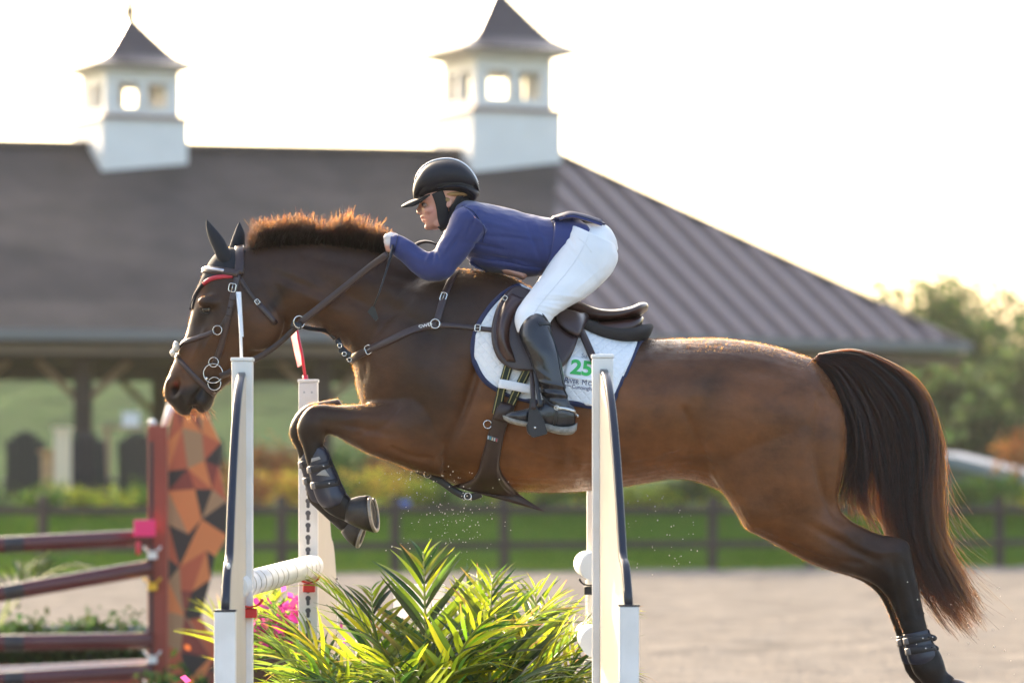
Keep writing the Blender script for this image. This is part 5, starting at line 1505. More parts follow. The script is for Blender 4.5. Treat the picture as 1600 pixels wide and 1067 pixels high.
THIGH = [(892, 352, 962, 384, .10, -.09), (874, 385, 966, 404, .115, -.11), (858, 412, 957, 425, .110, -.14), (842, 436, 938, 446, .100, -.18), (827, 456, 912, 467, .090, -.22), (814, 474, 888, 480, .080, -.25), (806, 488, 870, 492, .070, -.28), (804, 502, 860, 505, .062, -.30), (808, 520, 858, 522, .055, -.32)]
CALF = [(813, 500, 855, 498, .050, -.31), (812, 527, 864, 529, .057, -.34), (820, 547, 872, 551, .056, -.36), (828, 565, 877, 569, .050, -.37), (836, 588, 881, 593, .044, -.38), (843, 610, 885, 613, .038, -.385), (849, 628, 889, 630, .036, -.385), (856, 645, 892, 648, .034, -.385)]
def shrink(L, f, fw):
    return [((p[0] + p[2]) / 2 + (p[0] - p[2]) / 2 * f, (p[1] + p[3]) / 2 + (p[1] - p[3]) / 2 * f, (p[0] + p[2]) / 2 - (p[0] - p[2]) / 2 * f, (p[1] + p[3]) / 2 - (p[1] - p[3]) / 2 * f, p[4] * fw) + tuple(p[5:]) for p in L]
def sideof(L, y, mir=1):
    return [tuple(p[:5]) + (((p[5] if len(p) > 5 else 0) * 1 + y) * mir,) for p in L]
bm = bmesh.new()
loft(bm, shrink(T_torso, .86, .86), YH, n=24, m=40)
for mir in (1, -1):
    loft(bm, sideof(shrink(ARM, .72, .72), -.17, mir), YH, n=16, m=40)
    loft(bm, sideof(shrink(THIGH, .84, .8), 0, mir), YH, n=18, m=30)
    loft(bm, sideof(shrink(CALF, .75, .75), 0, mir), YH, n=16, m=24)
    loft(bm, sideof(shrink([(890, 630, 892, 660, .03, -.385), (860, 632, 862, 664, .035, -.385), (820, 644, 822, 662, .038, -.385), (795, 648, 796, 658, .03, -.385)], .8, .8), 0, mir), YH, n=12, m=14)
# neck and head
loft(bm, [(752, 372, 775, 330, .08), (726, 362, 756, 325, .070), (708, 352, 740, 316, .062), (697, 345, 734, 305, .060), (694, 330, 732, 290, .062)], YH, n=24, m=20)
loft(bm, [(672, 262, 715, 262, .03), (658, 275, 732, 275, .062), (655, 290, 738, 290, .074), (655.5, 303, 737, 303, .074), (656, 312, 734, 312, .073), (657.5, 319, 730, 319, .070), (658, 325, 724, 326, .068), (658.5, 332, 718, 333, .065),
          (659.5, 338, 712, 338, .061), (661.5, 344, 707, 343, .056), (664, 350, 703, 348, .049), (667, 355.5, 699, 353, .040), (673, 359.5, 693, 357, .026)], YH, n=40, m=60, ex=2.25)
def blob(px, py, y, rx, ry, rz, a=0):
    ell(bm, P(px, py, YH + y), rx, ry, rz, Matrix.Rotation(R(a), 4, 'Y'))
loft(bm, [(656, 317, 664, 317, .007), (653.6, 322, 664, 323, .008), (651.3, 327, 664, 328, .010), (650, 330.5, 664, 332, .0135), (650.8, 333, 663, 335, .012), (655, 335, 662, 336, .006)], YH, n=14, m=20)   # nose
for s in (-1, 1): blob(655.5, 332.6, .012 * s, .010, .008, .006)                      # nostril wings
blob(660.0, 339.2, 0, .0075, .022, .0050, -20); blob(662, 345.2, 0, .0075, .018, .0052, 20)   # lips
blob(669, 354.5, 0, .013, .022, .012)                                                  # chin
for s in (-1, 1):
    blob(672, 328, .048 * s, .022, .018, .016); blob(658.5, 314.5, .028 * s, .012, .028, .007)    # cheek, brow
    blob(690, 345, .044 * s, .030, .014, .022, -30)                                    # jaw
    # ear
    ell(bm, P(702, 318, YH + .074 * s), .010, .006, .016, Matrix.Rotation(R(18), 4, 'Y'))
# hands: palm, four unequal curled fingers and a thumb on top
def hand(mir):
    y0 = -.125 * mir
    def pt(x, y, d): return (x, y, YH + (y0 + d * mir))
    def chain(pts, rr):
        for a, b, r1, r2 in zip(pts, pts[1:], rr, rr[1:]):
            A_ = P(*a); B_ = P(*b); m_ = 6
            for i in range(m_ + 1):
                t = i / m_; c = A_.lerp(B_, t); r = r1 * (1 - t) + r2 * t
                bmesh.ops.create_icosphere(bm, subdivisions=2, radius=r, matrix=Matrix.Translation(c))
    ell(bm, P(*pt(614, 381, 0)), .030, .017, .029, Matrix.Rotation(R(-8), 4, 'Y'))
    for k, (y, L) in enumerate(((371, 1.), (377.7, 1.08), (384.2, 1.0), (390.2, .84))):
        x1 = 609 - 4.5 * L + k * .9
        chain([pt(612, y, -.004), pt(x1, y - .5, -.006), pt(x1 - 2.2, y + .3, .012), pt(x1 + 2, y + .8, .026), pt(x1 + 8, y + .8, .026)], [.0090, .0092, .0084, .0078, .0068])
    chain([pt(619, 369, .004), pt(611, 366.6, .010), pt(604.5, 368.2, .014)], [.0095, .0090, .0078])
hand(1); hand(-1)
rb = remesh(bm, .0032, 3, .5)
A = getco(rb); px = topx(A); N = getno(rb); G = lambda cx, cy, rx, ry, a=0.: gauss(px, cx, cy, rx, ry, a)
D = -.0075 * G(664, 320.5, 4.5, 3.2, 10) * (np.abs(N[:, 1]) > .15) - .002 * G(663.5, 342.3, 5, 1.0, 10) - .003 * G(702, 318, 2.5, 3.5) - .0015 * G(667, 336, 2, 6, -30)
A = A + N * D[:, None]; setco(rb, A); smooth(rb, 1, .4)
C = np.tile([.62, .31, .22], (len(A), 1))
Cc = C.copy()
def mixc(c, f):
    global Cc
    f = np.clip(f, 0, 1)[:, None]; Cc = Cc * (1 - f) + np.array(c) * f
mixc((.66, .24, .20), .45 * G(676, 330, 9, 8)); mixc((.55, .14, .13), .8 * (G(660.5, 339.6, 4.5, 1.6, 8) + G(662.5, 344.6, 4, 1.6, 8))); mixc((.30, .13, .09), .8 * G(661, 312.5, 7, 1.6, -6)); mixc((.40, .19, .14), .5 * G(664, 320, 4, 3))
hm = (px[:, 0] < 622) & (px[:, 1] < 386)
mixc((.74, .70, .68), .85 * hm * (1 - sstep(px[:, 1], 379, 387)))
set_col(rb, 'coat', Cc)
vc = M_skin.node_tree.nodes.new('ShaderNodeVertexColor'); vc.layer_name = 'coat'
M_skin.node_tree.links.new(vc.outputs[0], M_skin.node_tree.nodes['Principled BSDF'].inputs['Base Color'])
link('body', rb, M_skin, rider)
RB = bvh_of(rb)
# eyes
M_white = new_mat('eye_white', (.30, .24, .22), .3)  # greyed so the colour carries the shade under the helmet peak
M_iris = new_mat('iris', (.05, .035, .025), .1)
M_lash = new_mat('lashes', (.04, .02, .015), .7)
for s in (-1, 1):
    c = P(664.0, 320.3, YH + .037 * s)
    e = bmesh.new(); ell(e, c + Vector((.0015, .002 * s * -1, 0)), .0095, .0100, .0080); eb = link('eyeball', bm_mesh('eyeball', e), M_white, rider)
    e = bmesh.new(); ell(e, c + Vector((-.0075, .004 * s * -1 + (-.003 if s < 0 else .003), 0)), .005, .0052, .0052); link('iris', bm_mesh('iris', e), M_iris, eb)
    tube('upper_lid', [c + Vector((-.0105 * math.cos(a), s * .0105 * math.sin(a), .0042)) for a in np.linspace(-.3, 1.35, 8)], .0021, M_lash if s < 0 else M_lash, rider, 6)

# ---- clothing
def cloth_mat(name, col, rough, fold, sheen=.2, col2=None):
    m = new_mat(name, col, rough, spec=.35, sheen=sheen, bump=(fold, .5, .006), noise=(9, .5, col2 or tuple(c * .85 for c in col)))
    return m
M_jack = cloth_mat('navy_jacket_cloth', (.026, .038, .150), .62, 26, .22)
M_bree = cloth_mat('white_breeches_cloth', (.84, .825, .82), .75, 22, .1)
M_jline = new_mat('jacket_lining', (.018, .022, .06), .7)
bm = bmesh.new()
loft(bm, T_torso[1:], YH, n=40, m=60, ex=2.2)
for mir in (1, -1):
    loft(bm, sideof(ARM, -.17, mir), YH, n=26, m=60)
    loft(bm, sideof([(775, 328, 772, 395, .09, -.06), (752, 318, 742, 392, .095, -.09), (735, 318, 722, 372, .075, -.12), (722, 324, 712, 352, .05, -.13)], 0, mir), YH, n=22, m=24)
# standing collar
loft(bm, [(703, 358, 731, 314, .072), (711, 366, 742, 316, .085), (724, 372, 757, 320, .10)], YH, n=28, m=12)
jm = remesh(bm, .0042, 5, .5)
A = getco(jm); px = topx(A); N = getno(jm); G = lambda cx, cy, rx, ry, a=0.: gauss(px, cx, cy, rx, ry, a)
nearS = (A[:, 1] < YH - .08)
D = np.zeros(len(A))
for cx, cy, L, w, a, amp in ((676, 400, 3.0, 13, 8, -.006), (683, 398, 2.6, 14, -18, -.005), (669, 403, 2.6, 12, 30, .004), (640, 380, 14, 2.5, 35, .003), (650, 395, 16, 2.6, 30, -.003), (737, 352, 3, 22, 24, -.006), (748, 366, 2.6, 20, 30, .004),
                             (760, 385, 34, 3, 10, -.005), (800, 372, 44, 3.2, 6, -.004), (835, 380, 3.5, 34, -20, -.005), (846, 372, 3, 30, -20, .004), (790, 405, 34, 3.5, 8, -.006), (815, 412, 26, 3, 20, .005), (772, 350, 40, 4, 14, .003),
                             (700, 385, 24, 3.4, -55, .003), (712, 376, 26, 2.8, -55, -.003), (622, 384, 3, 14, 12, -.003), (880, 385, 3, 40, 25, -.004)):
    D += amp * G(cx, cy, L, w, a)
D += .0022 * np.array([mnoise.noise(Vector((p[0] * 13, p[1] * 13, p[2] * 26))) for p in A])
D += .0012 * np.array([mnoise.noise(Vector((p[0] * 30 + p[2] * 20, p[1] * 30, p[2] * 60))) for p in A])
setco(jm, A + N * D[:, None])
jacket = link('jacket', jm, M_jack, rider)
JB = bvh_of(jm)
FREE[0] = YH - .16
patch('jacket_skirt', [(866, 341), (866, 356), (864, 380), (858, 404), (850, 424)], [(886, 338), (905, 347), (921, 363), (900, 383), (862, 411)], 16, 22, M_jack, JB, YH, jacket, th=.005, off=.006, sm=3)
FREE[0] = None
tl = [P(862, 342, YH - .10), P(880, 336.5, YH - .11), P(893, 334, YH - .11), P(912, 338, YH - .10), P(940, 347, YH - .09)]
Q = crom([tuple(p) for p in tl], 20)
ribbon('jacket_tail', [Vector(q) for q in Q], [Vector((0, -.35, .93))] * 20, .045, M_jline, jacket, .004)
ribbon('tail_edge', [Vector(q) + Vector((0, -.03, -.012)) for q in Q[3:]], [Vector((0, -.9, .2))] * 17, .007, M_jack, jacket, .006)
ribbon('tail_lining', [P(878, 339, YH - .06), P(900, 341, YH - .06), P(922, 346, YH - .05), P(943, 349, YH - .04)], [Vector((0, -.2, .97))] * 4, .06, M_jline, jacket, .004)
# front hem falling open, pale shirt beneath
M_shirt = new_mat('pale_pink_shirt', (.62, .36, .30), .8, bump=(60, .5, .003))
bm = bmesh.new()
loft(bm, [(772, 412, 772, 424, .03), (785, 414, 788, 428, .05), (803, 419, 805, 433, .05), (817, 424, 818, 437, .04), (824, 426, 824, 432, .015)], YH - .04, n=16, m=16)
for v in bm.verts: v.co.z += .004 * mnoise.noise(v.co * 45)
link('shirt', bm_mesh('shirt', bm), M_shirt, rider)
FREE[0] = YH - .1
patch('front_panel', [(736, 400), (735, 412), (744, 420)], [(848, 418), (840, 428), (818, 430)], 24, 8, M_jack, JB, YH, jacket, th=.005, off=.004, sm=2)
FREE[0] = None
strap('seam', [(722, 322), (738, 330), (750, 345), (757, 362), (754, 378)], .003, M_jline, JB, YH, jacket, th=.0016, step=3)
strap('seam', [(862, 345), (866, 362), (864, 384), (858, 408)], .003, M_jline, JB, YH, jacket, th=.0016, step=3)
strap('cuff_seam', [(622, 368), (619, 382), (616, 396)], .003, M_jline, JB, YH, jacket, th=.0016, step=3)
kb = bmesh.new(); ell(kb, surf(614, 392, JB, YH)[0] + Vector((0, -.003, 0)), .004, .003, .004); link('cuff_button', bm_mesh('cuff_button', kb), M_jline, jacket)

bm = bmesh.new()
loft(bm, [(868, 346, 850, 424, .12), (905, 345, 862, 428, .150), (930, 346.5, 885, 430, .158), (950, 354, 905, 425, .150), (962, 372, 925, 415, .12), (966.5, 390, 945, 405, .06)], YH, n=36, m=40, ex=2.1)
for mir in (1, -1): loft(bm, sideof(THIGH, 0, mir), YH, n=30, m=50, ex=2.1)
wm = remesh(bm, .0045, 5, .5)
A = getco(wm); px = topx(A); N = getno(wm); G = lambda cx, cy, rx, ry, a=0.: gauss(px, cx, cy, rx, ry, a)
D = np.zeros(len(A))
for cx, cy, L, w, a, amp in ((880, 462, 26, 2.2, 5, .003), (870, 470, 24, 2, 3, -.003), (860, 480, 22, 2, 12, .003), (852, 490, 20, 2, 20, -.003), (900, 400, 40, 3, 50, -.002), (915, 440, 30, 2.4, -40, .002), (890, 372, 20, 3, 60, -.003), (845, 500, 14, 2, 30, .003)):
    D += amp * G(cx, cy, L, w, a)
D += .0016 * np.array([mnoise.noise(Vector((p[0] * 16, p[1] * 16, p[2] * 30))) for p in A])
setco(wm, A + N * D[:, None])
br_o = link('breeches', wm, M_bree, rider)
WB = bvh_of(wm)
M_seam = new_mat('breeches_seam', (.74, .73, .73), .8)
strap('side_seam', [(925, 352), (912, 385), (890, 420), (865, 450), (842, 478), (828, 502)], .003, M_seam, WB, YH, br_o, th=.0016, step=4)
strap('pocket_seam', [(903, 372), (914, 380), (924, 394)], .0028, M_seam, WB, YH, br_o, th=.0016, step=3)

M_boot = new_mat('polished_black_boot', (.009, .009, .013), .26, spec=.7, bump=(34, .35, .008))
M_soleR = new_mat('dusty_sole', (.33, .31, .27), .9, noise=(60, .9, (.16, .15, .13)), bump=(80, .8, .004))
def boot(mir):
    bm = bmesh.new()
    loft(bm, sideof([(822, 492, 846, 486, .030, -.315), (815, 503, 856, 499, .055, -.325), (811, 515, 861, 513, .060, -.335), (812, 528, 866, 530, .061, -.345), (820, 547, 873, 551, .059, -.36), (828, 565, 878, 569, .053, -.37),
                      (836, 588, 882, 593, .047, -.38), (843, 608, 885, 611, .041, -.385), (847, 620, 888, 623, .039, -.385), (852, 634, 893, 640, .038, -.385), (860, 650, 896, 655, .03, -.385)], 0, mir), YH, n=28, m=50)
    loft(bm, sideof([(900, 642, 899, 662, .018, -.385), (894, 634, 893, 668, .032, -.385), (876, 628, 874, 671, .038, -.385), (856, 626, 854, 668, .038, -.385), (836, 634, 834, 664, .040, -.385), (815, 640, 815, 661, .044, -.39), (798, 643, 799, 658, .040, -.395), (788, 647, 789, 655, .022, -.395)], 0, mir), YH, n=22, m=40, ex=2.4)
    b_ = remesh(bm, .0042, 3, .5)
    A = getco(b_); px = topx(A); N = getno(b_); D = np.zeros(len(A))
    for cx, cy, L, w, a, amp in ((862, 600, 24, 2.4, 12, .005), (862, 608, 24, 2.4, 4, -.006), (866, 615, 24, 2.4, 10, .005), (868, 622, 22, 2.2, 2, -.005), (850, 585, 20, 3, 35, .003), (845, 570, 24, 4, 60, -.002)):
        D += amp * gauss(px, cx, cy, L, w, a)
    setco(b_, A + N * D[:, None])
    bt = link('boot', b_, M_boot, rider); BB = bvh_of(b_)
    bm = bmesh.new()
    loft(bm, sideof([(902, 660, 901, 672, .020, -.385), (893, 665, 892, 679, .036, -.385), (876, 666, 874, 678.5, .040, -.385), (858, 662, 856, 674, .040, -.385), (848, 660, 847, 668, .036, -.385)], 0, mir), YH, n=18, m=20, ex=3)
    link('heel', bm_mesh('heel', bm), M_soleR, bt)
    bm = bmesh.new()
    loft(bm, sideof([(848, 659, 846, 668, .034, -.385), (828, 659, 828, 667, .042, -.385), (808, 654, 808, 664, .046, -.39), (793, 650, 795, 660, .038, -.395), (785, 648.5, 787, 655, .015, -.395)], 0, mir), YH, n=18, m=20, ex=3)
    link('sole', bm_mesh('sole', bm), M_soleR, bt)
    if mir == 1:
        strap('spur', [(869, 636.5), (880, 638), (892, 641), (901, 649)], .010, M_steel, BB, YH, bt, th=.005, step=3, off=.001)
        l, n = surf(870, 636.5, BB, YH); ring('spur_button', l + n * .006, .007, .0022, (0, -1, 0), M_steel, bt)
        tube('spur_neck', [P(900, 647, YH - .385), P(904, 651, YH - .385)], .004, M_steel, bt)
        strap('spur_strap', [(870, 640), (868, 652), (866, 664), (860, 676)], .010, M_black, BB, YH, bt, th=.004, step=3, off=.001)
        strap('spur_strap', [(848, 622), (856, 630), (868, 636)], .010, M_black, BB, YH, bt, th=.004, step=3)
        strap('boot_top_edge', [(818, 498), (828, 489), (838, 486), (850, 494), (858, 508)], .006, M_black, BB, YH, bt, th=.003, step=3)
        strap('elastic_gore', [(842, 506), (852, 505), (859, 507)], .014, M_black, BB, YH, bt, th=.004, step=3)
        strap('boot_seam', [(856, 510), (868, 540), (874, 570), (880, 600), (886, 622)], .003, M_black, BB, YH, bt, th=.002, step=4)
        l, n = surf(849, 625, BB, YH); kb = bmesh.new(); ell(kb, l + n * .003, .005, .003, .003); link('spur_stud', bm_mesh('spur_stud', kb), M_steel, bt)
    return bt
boot(1); boot(-1)

# ---- helmet
M_shell = new_mat('helmet_shell', (.015, .0145, .020), .58, spec=.35, bump=(400, .15, .0006))
M_trim = new_mat('helmet_silver_trim', (.72, .72, .75), .3, metal=.3)
M_pad = new_mat('helmet_harness', (.016, .014, .015), .7, bump=(300, .4, .001))
hel = link('helmet', (lambda b: (loft(b, [(645.2, 297, 645.6, 308, .03), (646.8, 286, 648, 311, .055), (651, 274, 653, 309, .074), (660, 261.5, 662, 305, .093), (673, 252.5, 674, 307, .104), (688, 248.5, 688, 304, .109), (703, 248, 703, 302, .110), (718, 252, 718, 301, .106),
        (731, 261, 731, 300, .097), (741, 274, 741, 295, .080), (747, 287, 747, 299, .055), (749.5, 296, 749, 302, .025)], YH, n=44, m=70, ex=2.15), bm_mesh('helmet', b))[1])(bmesh.new()), M_shell, rider)
HLB = bvh_of(hel.data)
bm = bmesh.new(); loft(bm, [(683, 294, 686, 301, .10), (703, 291, 705, 299, .108), (724, 291, 722, 300, .104), (738, 293, 734, 308, .09), (747, 297, 741, 314, .065), (750, 302, 746, 309, .03)], YH, n=30, m=30)
link('lower_rim', bm_mesh('lower_rim', bm), M_shell, hel)
bm = bmesh.new(); loft(bm, [(655, 285, 656, 313, .060), (664, 278, 665, 310, .082), (676, 272, 677, 309, .092), (692, 270, 692, 307, .098), (715, 272, 715, 307, .096), (732, 278, 730, 311, .088), (744, 292, 740, 316, .066)], YH, n=30, m=30)
link('inner_padding', bm_mesh('inner_padding', bm), M_pad, hel)
# peak: curved blade
V = []; Fs = []; nu, nv = 20, 12
for lay in (0, 1):
    for j in range(nv):
        v = j / (nv - 1)
        for i in range(nu):
            u = -1 + 2 * i / (nu - 1)
            # root on the rim, tip forward and down; sides fall back along the shell
            x = 648 + 24 * u * u - v * (21 - 14 * abs(u) ** 2.2) * (1 if abs(u) < 1 else 1)
            z = 311 - 8 * u * u + v * (12.5 + 5 * u * u) * (1 - .7 * u ** 6) - 2.5 * (1 - u * u) * math.sin(v * 2.4) 
            V.append(P(x, z, YH + .094 * u * (1 - .28 * v * v)) + Vector((0, 0, -.006 * lay)))
for j in range(nv - 1):
    for i in range(nu - 1):
        a = j * nu + i; o = nu * nv
        Fs += [(a, a + 1, a + nu + 1, a + nu), (o + a, o + a + nu, o + a + nu + 1, o + a + 1)]
ed = [j * nu for j in range(nv)] + [(nv - 1) * nu + i for i in range(1, nu)] + [j * nu + nu - 1 for j in range(nv - 2, -1, -1)] + [i for i in range(nu - 2, 0, -1)]
for a, b in zip(ed, ed[1:] + ed[:1]): Fs.append((a, b, b + nu * nv, a + nu * nv))
bm = bmesh.new(); me = mesh_py('peak', V, Fs); bm.from_mesh(me); link('peak', bm_mesh('peak', bm), new_mat('matt_black_peak', (.010, .010, .013), .6, spec=.25), hel)
for off in (-.050, .050):
    pts = []
    for x in np.linspace(646.5, 746, 34):
        h = HLB.ray_cast(Vector((P(x, 300, YH).x, YH + off, CAMZ + 2)), Vector((0, 0, -1)))
        if h[0] is not None: pts.append(h[0] + h[1] * .001)
    tube('silver_piping', pts, .0034, M_trim, hel, 6)
pts = []
strap('harness', [(683, 300), (688, 312), (691, 326), (693, 342), (697, 358)], .040, M_pad, RB, YH, hel, th=.006, step=3)
strap('harness', [(722, 298), (716, 312), (708, 326), (701, 342), (699, 356)], .022, M_pad, RB, YH, hel, th=.007, step=3)
strap('harness', [(742, 306), (730, 312), (716, 318), (704, 330)], .026, M_pad, RB, YH, hel, th=.006, step=3)
strap('chin_strap', [(690, 352), (697, 357), (703, 350), (706, 340)], .030, M_pad, RB, YH, hel, th=.008, step=3)
# hair tucked under the rim
M_blond = new_mat('blond_hair', (.40, .24, .09), .5, noise=(60, .8, (.28, .15, .05)), bump=(200, .8, .002))
bm = bmesh.new()
loft(bm, [(694, 302, 696, 310, .070), (703, 299, 704, 313, .080), (714, 299, 714, 312, .082), (724, 300, 722, 311, .076), (732, 303, 730, 309, .06)], YH, n=24, m=20)
for s in (-1, 1): ell(bm, P(700, 313, YH + .071 * s), .014, .008, .008, Matrix.Rotation(R(25), 4, 'Y'))
link('hair', bm_mesh('hair', bm), M_blond, rider)

# ---- stirrup irons and leathers belong to the saddle but hang free
st = root('stirrup', 'black stirrup iron and leather round the sole of the boot', 'stirrup', P(840, 660, YH - .4))
M_iron = new_mat('black_stirrup', (.016, .016, .022), .4, bump=(90, .3, .002))
free('leather', [(831, 580, YH - .36), (832, 600, YH - .40), (833, 622, YH - .44), (834, 640, YH - .45)], .016, M_leather, st, n=12)
free('leather', [(836, 580, YH - .37), (839, 600, YH - .41), (842, 622, YH - .445), (845, 636, YH - .45)], .014, M_black, st, n=12)
y0 = YH - .45
V = [(828, 622), (834, 622), (843, 645), (850, 655), (855, 678), (833, 684), (829, 681), (824, 664), (826, 645)]
def slab(name, poly, ya, yb, mat, parent, bev=.003):
    bm = bmesh.new()
    f = bm.faces.new([bm.verts.new(P(x, y, ya)) for x, y in poly])
    r = bmesh.ops.extrude_face_region(bm, geom=[f])
    for v in r['geom']:
        if isinstance(v, bmesh.types.BMVert): v.co.y = yb
    bmesh.ops.recalc_face_normals(bm, faces=bm.faces)
    if bev: bmesh.ops.bevel(bm, geom=[e for e in bm.edges], offset=bev, segments=2, affect='EDGES')
    return link(name, bm_mesh(name, bm), mat, parent, smooth=False)
slab('side_arm', V, y0, y0 + .014, M_iron, st)
slab('side_arm', V, YH - .325, YH - .337, M_iron, st)
slab('tread', [(822, 662), (852, 664), (856, 677), (834, 683), (824, 676)], y0 + .016, YH - .34, M_iron, st)
slab('arch', [(828, 622), (835, 622), (836, 630), (828, 630)], y0 + .016, YH - .34, M_iron, st)
kb = bmesh.new(); ell(kb, P(836, 668, y0 - .001), .004, .002, .004); link('rivet', bm_mesh('rivet', kb), M_steel, st)

# ---- crop
cr = root('riding_crop', 'thin black riding crop hanging from the rider left hand', 'riding crop', P(610, 395, YH - .16))
tube('shaft', [P(614, 384, YH - .155), P(611, 397, YH - .18), P(603, 425, YH - .21), P(593, 456, YH - .225), P(583, 482, YH - .235)], .0035, M_black, cr, 8, radii=[.006, .0055, .0034, .0028, .0028])
slab('leather_tab', [(581, 478), (586, 481), (591, 497), (587, 502), (574, 487)], YH - .24, YH - .232, M_black, cr, .001)
# ================================================================== PALMS
def leaflet_mesh(bend, tw, wid):
    V = []; Fs = []; n = 7
    for i in range(n):
        t = i / (n - 1); x = t; z = -bend * t * t; w = wid * math.sin(math.pi * min(1, (t * .93 + .07)) ** .75) * (1 if t < .98 else .3)
        w = max(w, .003); a = tw * t
        for s, dz in ((-1, .55), (0, 0), (1, .55)):
            V.append((x, s * w * math.cos(a), z + abs(s) * w * dz + s * w * math.sin(a)))
    for i in range(n - 1):
        for k in range(2): a = i * 3 + k; Fs.append((a, a + 1, a + 4, a + 3))
    me = mesh_py('leaflet', V, Fs); me.polygons.foreach_set('use_smooth', [True] * len(Fs)); return me
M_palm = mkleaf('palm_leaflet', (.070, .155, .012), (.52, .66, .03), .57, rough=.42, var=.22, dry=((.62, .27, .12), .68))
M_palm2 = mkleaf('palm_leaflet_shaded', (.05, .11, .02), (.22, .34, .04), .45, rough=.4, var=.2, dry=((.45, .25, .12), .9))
M_rach = new_mat('palm_stem', (.30, .34, .06), .5)
LM = [leaflet_mesh(b_, t_, w_) for b_, t_, w_ in ((.20, .2, .044), (.38, -.3, .040), (.60, .4, .042), (.28, .6, .047), (.85, -.2, .040), (.14, 0, .042))]
for m_ in LM: m_.materials.append(M_palm)
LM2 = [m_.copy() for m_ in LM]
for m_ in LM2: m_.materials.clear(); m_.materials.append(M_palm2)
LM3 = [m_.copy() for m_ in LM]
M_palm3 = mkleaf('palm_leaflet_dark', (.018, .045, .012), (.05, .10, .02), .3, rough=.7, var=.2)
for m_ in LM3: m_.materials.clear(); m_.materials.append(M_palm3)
def palm(label, x, y, z0, fronds, seed, meshes, group='palms between the standards'):
    r = random.Random(seed); t = root('palm_plant', label, 'palm', (x, y, z0), group)
    for az, el, L, droop, nl in fronds:
        nl = int(nl * 1.15)
        pos = Vector((x + .03 * math.cos(az), y + .03 * math.sin(az), z0)); pts = [pos.copy()]; e = el; n = 22
        for i in range(n):
            d = Vector((math.cos(az) * math.cos(e), math.sin(az) * math.cos(e), math.sin(e)))
            pos = pos + d * L / n; pts.append(pos.copy()); e -= 1.22 * droop / n * (.3 + 1.4 * i / n); az += r.uniform(-.02, .02)
        st_ = tube('frond', pts, .005, M_rach, t, 6, radii=[.0075 * (1 - .8 * i / n) + .0012 for i in range(n + 1)])
        for k in range(nl):
            u = .26 + .74 * (k + .5) / nl; q = u * n; i = min(int(q), n - 1); c = pts[i].lerp(pts[i + 1], q - i); T = (pts[i + 1] - pts[i]).normalized()
            S_ = T.cross(Vector((0, 0, 1))).normalized(); Nn = S_.cross(T).normalized()
            for s in (-1, 1):
                fa = R(62 - 36 * u + r.uniform(-7, 7)); dir_ = (T * math.cos(fa) + S_ * s * math.sin(fa) + Nn * r.uniform(.18, .42)).normalized()
                ln = .30 * L ** .35 * (math.sin(math.pi * (.16 + .80 * u)) ** .65) * r.uniform(.85, 1.12)
                zz = (Nn - dir_ * Nn.dot(dir_)).normalized(); yy = zz.cross(dir_).normalized()
                M4 = Matrix((dir_, yy, zz)).transposed().to_4x4(); M4.translation = c
                o = bpy.data.objects.new('leaflet', r.choice(meshes)); COL.objects.link(o); o.parent = st_
                o.matrix_local = M4 @ Matrix.Diagonal((ln, ln * .98, ln, 1))      # the frond's frame is the world's
    return t
def fr(lst): return [(R(a), R(e), L, R(d), n) for a, e, L, d, n in lst]
PY = 15.95
zx = lambda q, y=PY: P(q, 0, y).x
M_palm4 = mkleaf('palm_leaflet_deep_shade', (.022, .060, .012), (.07, .14, .02), .35, rough=.4, var=.2)  # deep and shaded leaflet copies put the shade between fronds into the colour
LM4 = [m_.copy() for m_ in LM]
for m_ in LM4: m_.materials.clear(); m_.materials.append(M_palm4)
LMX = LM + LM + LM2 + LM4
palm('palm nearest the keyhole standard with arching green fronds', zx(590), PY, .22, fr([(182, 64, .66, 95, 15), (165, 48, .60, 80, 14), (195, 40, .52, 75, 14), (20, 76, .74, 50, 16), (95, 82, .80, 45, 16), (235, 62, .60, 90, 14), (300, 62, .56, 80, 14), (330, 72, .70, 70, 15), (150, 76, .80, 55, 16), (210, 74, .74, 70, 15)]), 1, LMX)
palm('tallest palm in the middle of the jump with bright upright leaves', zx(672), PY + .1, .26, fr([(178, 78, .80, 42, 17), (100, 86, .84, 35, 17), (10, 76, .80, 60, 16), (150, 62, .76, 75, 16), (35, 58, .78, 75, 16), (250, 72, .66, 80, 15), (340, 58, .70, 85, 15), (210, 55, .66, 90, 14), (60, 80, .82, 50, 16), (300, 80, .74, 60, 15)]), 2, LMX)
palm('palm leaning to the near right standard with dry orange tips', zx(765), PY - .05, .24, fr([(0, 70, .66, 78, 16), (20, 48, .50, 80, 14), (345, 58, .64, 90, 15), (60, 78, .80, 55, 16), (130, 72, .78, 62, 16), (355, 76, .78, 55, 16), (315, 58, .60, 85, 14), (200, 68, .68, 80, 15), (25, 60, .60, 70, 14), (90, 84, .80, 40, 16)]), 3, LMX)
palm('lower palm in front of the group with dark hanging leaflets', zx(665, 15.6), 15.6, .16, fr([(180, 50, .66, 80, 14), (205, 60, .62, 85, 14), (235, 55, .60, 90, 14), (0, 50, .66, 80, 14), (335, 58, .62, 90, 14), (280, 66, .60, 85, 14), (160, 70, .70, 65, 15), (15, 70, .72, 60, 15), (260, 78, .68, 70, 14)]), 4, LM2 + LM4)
palm('blurred yellow green palm behind the keyhole standard', zx(412, 20.5), 20.5, .22, fr([(150, 80, .62, 45, 12), (30, 76, .66, 50, 12), (100, 84, .70, 40, 12), (0, 66, .5, 70, 11), (60, 76, .66, 50, 12), (280, 84, .70, 40, 12)]), 5, LM, None)
